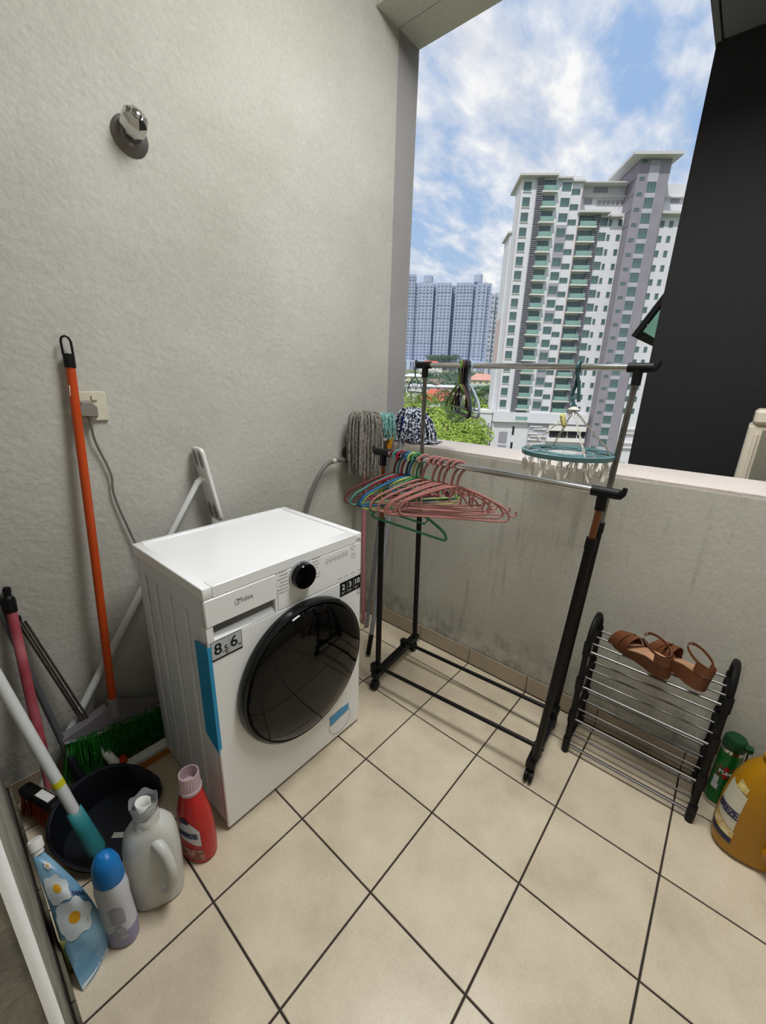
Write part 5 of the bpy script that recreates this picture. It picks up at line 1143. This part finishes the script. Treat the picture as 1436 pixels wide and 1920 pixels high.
# hook: flat teal double hook over the rail
hkp = bez([hub+V3((0, 0, .008)), hub+V3((-.010, 0, .035)), V3((.345, .316, 1.345)), V3((.352, .316, 1.385)), V3((.352, .3165, 1.425))], 5)
b = MB().tube(hkp, .0062, 8, flat=.6)
tp = V3((.352, .3165, 1.4365)); b.tube([tp+V3((0, .0165*math.cos(math.radians(t)), .0165*math.sin(math.radians(t)))) for t in range(-40, 221, 20)], .0055, 8)
b.tube(bez([V3((.350, .305, 1.425)), V3((.362, .312, 1.385)), V3((.366, .314, 1.355)), V3((.370, .315, 1.325))], 4), .0058, 8); b.build('hook', mat('dark_teal', '35585c', .4), ra)
rnd = random.Random(11)
def peg_mesh():
    b = MB()
    for s in (-1, 1):
        b.strip([(s*.007, 0, .012), (s*.0035, 0, -.002), (s*.004, 0, -.016), (s*.009, 0, -.034)], (0, .0055, 0), (.0012, 0, 0))
    b.tube([(.0065*math.cos(t*.6283), 0, -.004+.006*math.sin(t*.6283)) for t in range(10)], .0011, 5, closed=True)
    b.tube([(0, 0, .012), (0, 0, .040)], .0008, 4); return b.mesh('peg', m_peg)
pm_ = peg_mesh()
for k in range(20):
    a = 6.28318*(k+.3)/20; rr = RR_-.012 if k % 5 else RR_-.03
    o = bpy.data.objects.new('peg', pm_); COL.objects.link(o); o.parent = ra; o.location = (rr*math.cos(a), rr*math.sin(a), -.044); o.rotation_euler = (rnd.uniform(-.25, .25), rnd.uniform(-.25, .25), rnd.uniform(0, 6.28))
for k in range(5):
    a = 6.28318*(k+.1)/5; o = bpy.data.objects.new('peg', pm_); COL.objects.link(o); o.parent = ra; o.location = (.079*math.cos(a), .079*math.sin(a), -.044); o.rotation_euler = (rnd.uniform(-.2, .2), rnd.uniform(-.2, .2), rnd.uniform(0, 6.28))
e_ = V3((.3345, .300, 1.262))
sp_ = empty('spare_peg', e_, 'yellowed oval clip hanging on the left chain of the round airer', 'peg')
MB().lathe([(.6, -.024, .006, .010), (1, -.016, .008, .013), (1, .016, .008, .013), (.6, .024, .006, .010)], e_, 16, axis=(.35, 0, -1)).build('clip', mat('yellowed', 'b5ac6b', .5), sp_)
MB().tube([e_+V3((.008, 0, -.022)), e_+V3((.006, .002, -.032)), e_+V3((.001, .002, -.040))], .0018, 6).build('clip_hook', m_ch, sp_)
# ---------------------------------------------------------------- string mops upside down in the corner
def strands(n, c, R_, drop, m, name, parent, r=.0022, seed=1, spread=1.0, inward=.0, xs=1.0, ys=1.0, clampy=None, clampx=None, floorz=None):
    rnd = random.Random(seed); b = MB()
    for i in range(n):
        a = rnd.uniform(0, 6.283); rr = R_*rnd.uniform(.55, 1.05)*spread; L = drop*rnd.uniform(.65, 1.08); k = rnd.uniform(.7, 1.2)
        P_ = [c+V3((rnd.uniform(-.01, .01), rnd.uniform(-.01, .01), rnd.uniform(-.012, .006)))]
        for t, f, g_ in ((.18, .45, .030), (.35, .85, .020), (.55, 1.0, -.035), (.78, 1.05, -.5), (1.0, 1.0, -1.0)):
            z = g_*k if g_ > -.04 else g_*L
            P_.append(c+V3((rr*f*math.cos(a)*xs+rnd.uniform(-.004, .004), rr*f*math.sin(a)*ys+rnd.uniform(-.004, .004), z)))
        for p in P_:
            if clampx: p.x = max(p.x, clampx+rnd.uniform(0, .012))
            if clampy: p.y = min(p.y, clampy-rnd.uniform(0, .012))
            if floorz and p.y > YF-.004 and p.z < floorz: p.z = floorz+rnd.uniform(0, .02)
        b.tube(bez(P_, 2), r, 4, caps=False)
    return stuff(b.build(name, m, parent, smooth=True))
m_gm = mat('grey_string', 'a39d94', .9, var=.5, vs=90, col2='5f5952')
gm = empty('string_mop', (-.645, .33, 0), 'grey string mop upside down on a pink handle in the far corner', 'mop')
MB().tube([(-.643, .355, .02), (-.640, .34, .6), (-.628, .33, 1.17)], .0115, 14).build('handle', mat('pink_handle', 'b0737a', .4), gm)
MB().lathe([(.02, 0), (.03, .015), (.028, .04), (.012, .05)], (-.628, .33, 1.165), 20).build('clamp', mat('mop_clamp_grey', '77746f', .5), gm)
strands(330, V3((-.628, .325, 1.195)), .088, .27, m_gm, 'strings', gm, .0024, 5, clampx=-.735, clampy=.470)
m_bm = bpy.data.materials.new('braided_navy_white'); m_bm.use_nodes = True; tt = m_bm.node_tree; bb_ = tt.nodes['Principled BSDF']; bb_.inputs['Roughness'].default_value = .95
tc = N(tt, 'ShaderNodeTexCoord'); wv = N(tt, 'ShaderNodeTexNoise'); wv.inputs['Scale'].default_value = 85; wv.inputs['Detail'].default_value = 1; tt.links.new(tc.outputs['Object'], wv.inputs['Vector'])
rp = ramp(tt, [(.44, lin('16203a')), (.5, lin('bfc4cc'))], 'CONSTANT'); tt.links.new(wv.outputs[0], rp.inputs[0]); tt.links.new(rp.outputs[0], bb_.inputs['Base Color'])
bm_ = empty('braided_mop', (-.41, .14, 0), 'navy and white braided mop lying over the parapet top on a grey handle', 'mop')
hb_, ht_ = V3((-.412, .150, .012)), V3((-.520, .500, 1.150))
dv = ht_-hb_
MB().tube([hb_+dv*.09, ht_], .0115, 14).build('handle', mat('grey_tube', '8c8f93', .35, metal=.4), bm_); MB().tube([hb_, hb_+dv*.09], .0125, 12).build('handle_cap', k_bk, bm_)
MB().tube([ht_-dv*.015, ht_+dv*.045], [.016, .022], 16).build('socket', mat('navy_socket', '141c52', .4), bm_)
rnd = random.Random(21); b = MB(); cM = V3((-.513, .555, 1.205))
for i in range(150):
    a = rnd.uniform(0, 6.283); rr = rnd.uniform(.5, 1.0); ex = math.cos(a); ey = math.sin(a)
    P_ = [cM+V3((rnd.uniform(-.015, .015), rnd.uniform(-.015, .015), -.01))]
    rx_ = .135 if ex > 0 else .12; ry_ = .12 if ey > 0 else .085
    for f, z in ((.35, .035), (.62, .02), (.85, -.035), (1.0, -.09), (1.08, -.135)):
        p = cM+V3((rx_*rr*ex*f, ry_*rr*ey*f, z*(1.35-.5*rr)+rnd.uniform(-.008, .008)))
        p.z = max(p.z, 1.082+rnd.uniform(0, .015)); P_.append(p)
    if ex > .3 and rnd.random() < .7: P_ += [V3((P_[-1].x+rnd.uniform(.01, .05), P_[-1].y+rnd.uniform(-.01, .03), 1.082+rnd.uniform(0, .008)))]
    for p in P_:
        p.x = max(p.x, -.732); p.y = max(p.y, .470) if p.z < 1.12 else p.y
    b.tube(bez(P_, 2), .0052, 5, caps=False)
stuff(b.build('strings', m_bm, bm_))
tm = empty('microfibre_mop', (-.62, .30, 0), 'small teal mop head with a yellow connector between the grey and navy mops', 'mop')
a_, b_ = V3((-.60, .34, .012)), V3((-.548, .435, 1.135)); dv = b_-a_
MB().tube([a_, b_-dv*.07], .0115, 14).build('handle', mat('grey_tube2', '7c8084', .35, metal=.5), tm)
MB().tube([b_-dv*.08, b_-dv*.03, b_], [.013, .017, .014], 14).build('connector', mat('yellow_connector', 'c78a10', .4), tm)
strands(120, V3((-.578, .430, 1.185)), .05, .09, mat('teal_string', '2c7f7a', .9, var=.7, vs=80, col2='9fc4bd'), 'strings', tm, .0035, 9, clampy=.474)
# ---------------------------------------------------------------- air conditioner on the ledge
m_ac = mat('ac_cream', 'cfc4b2', .5, var=.06, vs=6); m_acg = mat('ac_grey', '767364', .6)
ac = empty('air_conditioner', (1.2, 1.15, .6), 'cream outdoor air-conditioner unit standing on the ledge beyond the parapet', 'air conditioner')
MB().bevbox((.824, 1.01, .64), (1.62, 1.31, 1.255), .02, 5).build('casing', m_ac, ac)
MB().bevbox((.832, .995, 1.2555), (1.63, 1.318, 1.312), .022, 5).build('top_cover', m_ac, ac)
MB().box((.868, 1.003, .66), (.98, 1.0095, 1.235)).build('rear_panel', m_acg, ac, smooth=False); MB().box((.984, 1.003, .66), (1.60, 1.0095, 1.235)).build('rear_panel', m_acg, ac, smooth=False)
MB().bevbox((.848, .999, .65), (.858, 1.0095, 1.22), .003, 2).build('corner_rib', m_ac, ac)
for k in range(12): MB().box((1.02, .996, .70+k*.043), (1.56, 1.0028, .712+k*.043)).build('grille_bar', m_acg, ac, smooth=False)
for x in (.90, 1.53): MB().bevbox((x-.03, 1.03, .60), (x+.03, 1.29, .6395), .006, 2).build('foot', k_bk, ac)
# ---------------------------------------------------------------- open window sash beyond the dark wall
sbox('wall_facade', (.46, 1.721, -.6), (.7, 4.0, 3.2), m_dark)
sw = empty('awning_window', (.40, 2.4, 2.2), 'open top-hung window sash with black frame and green glass beyond the dark wall', 'window')
Ms = Matrix.Translation((.450, 2.0, 2.235)) @ Matrix.Rotation(math.radians(29.5), 4, 'Y')
Hh, Ww = .615, .75
for lo, hi in (((-.018, 0, -Hh), (.018, .045, 0)), ((-.018, Ww-.045, -Hh), (.018, Ww, 0)), ((-.018, .0455, -Hh), (.018, Ww-.0455, -Hh+.05)), ((-.018, .0455, -.05), (.018, Ww-.0455, 0))):
    MB(Ms).bevbox(lo, hi, .004, 1, axis=2).build('sash_frame', k_bk, sw)
MB(Ms).box((-.004, .0455, -Hh+.0505), (.004, Ww-.0455, -.0505)).build('pane', mat('sash_green_glass', 'a5dcc2', .1, trans=.9, ior=1.1), sw, smooth=False)
MB(Ms).tube([(.022, .022, -Hh+.09), (.019, .022, -Hh+.09)], .008, 10).build('rivet', chrome, sw)
MB().box((.415, 2.0, 2.22), (.4595, 2.75, 2.26)).build('hinge_rail', k_bk, sw, smooth=False)
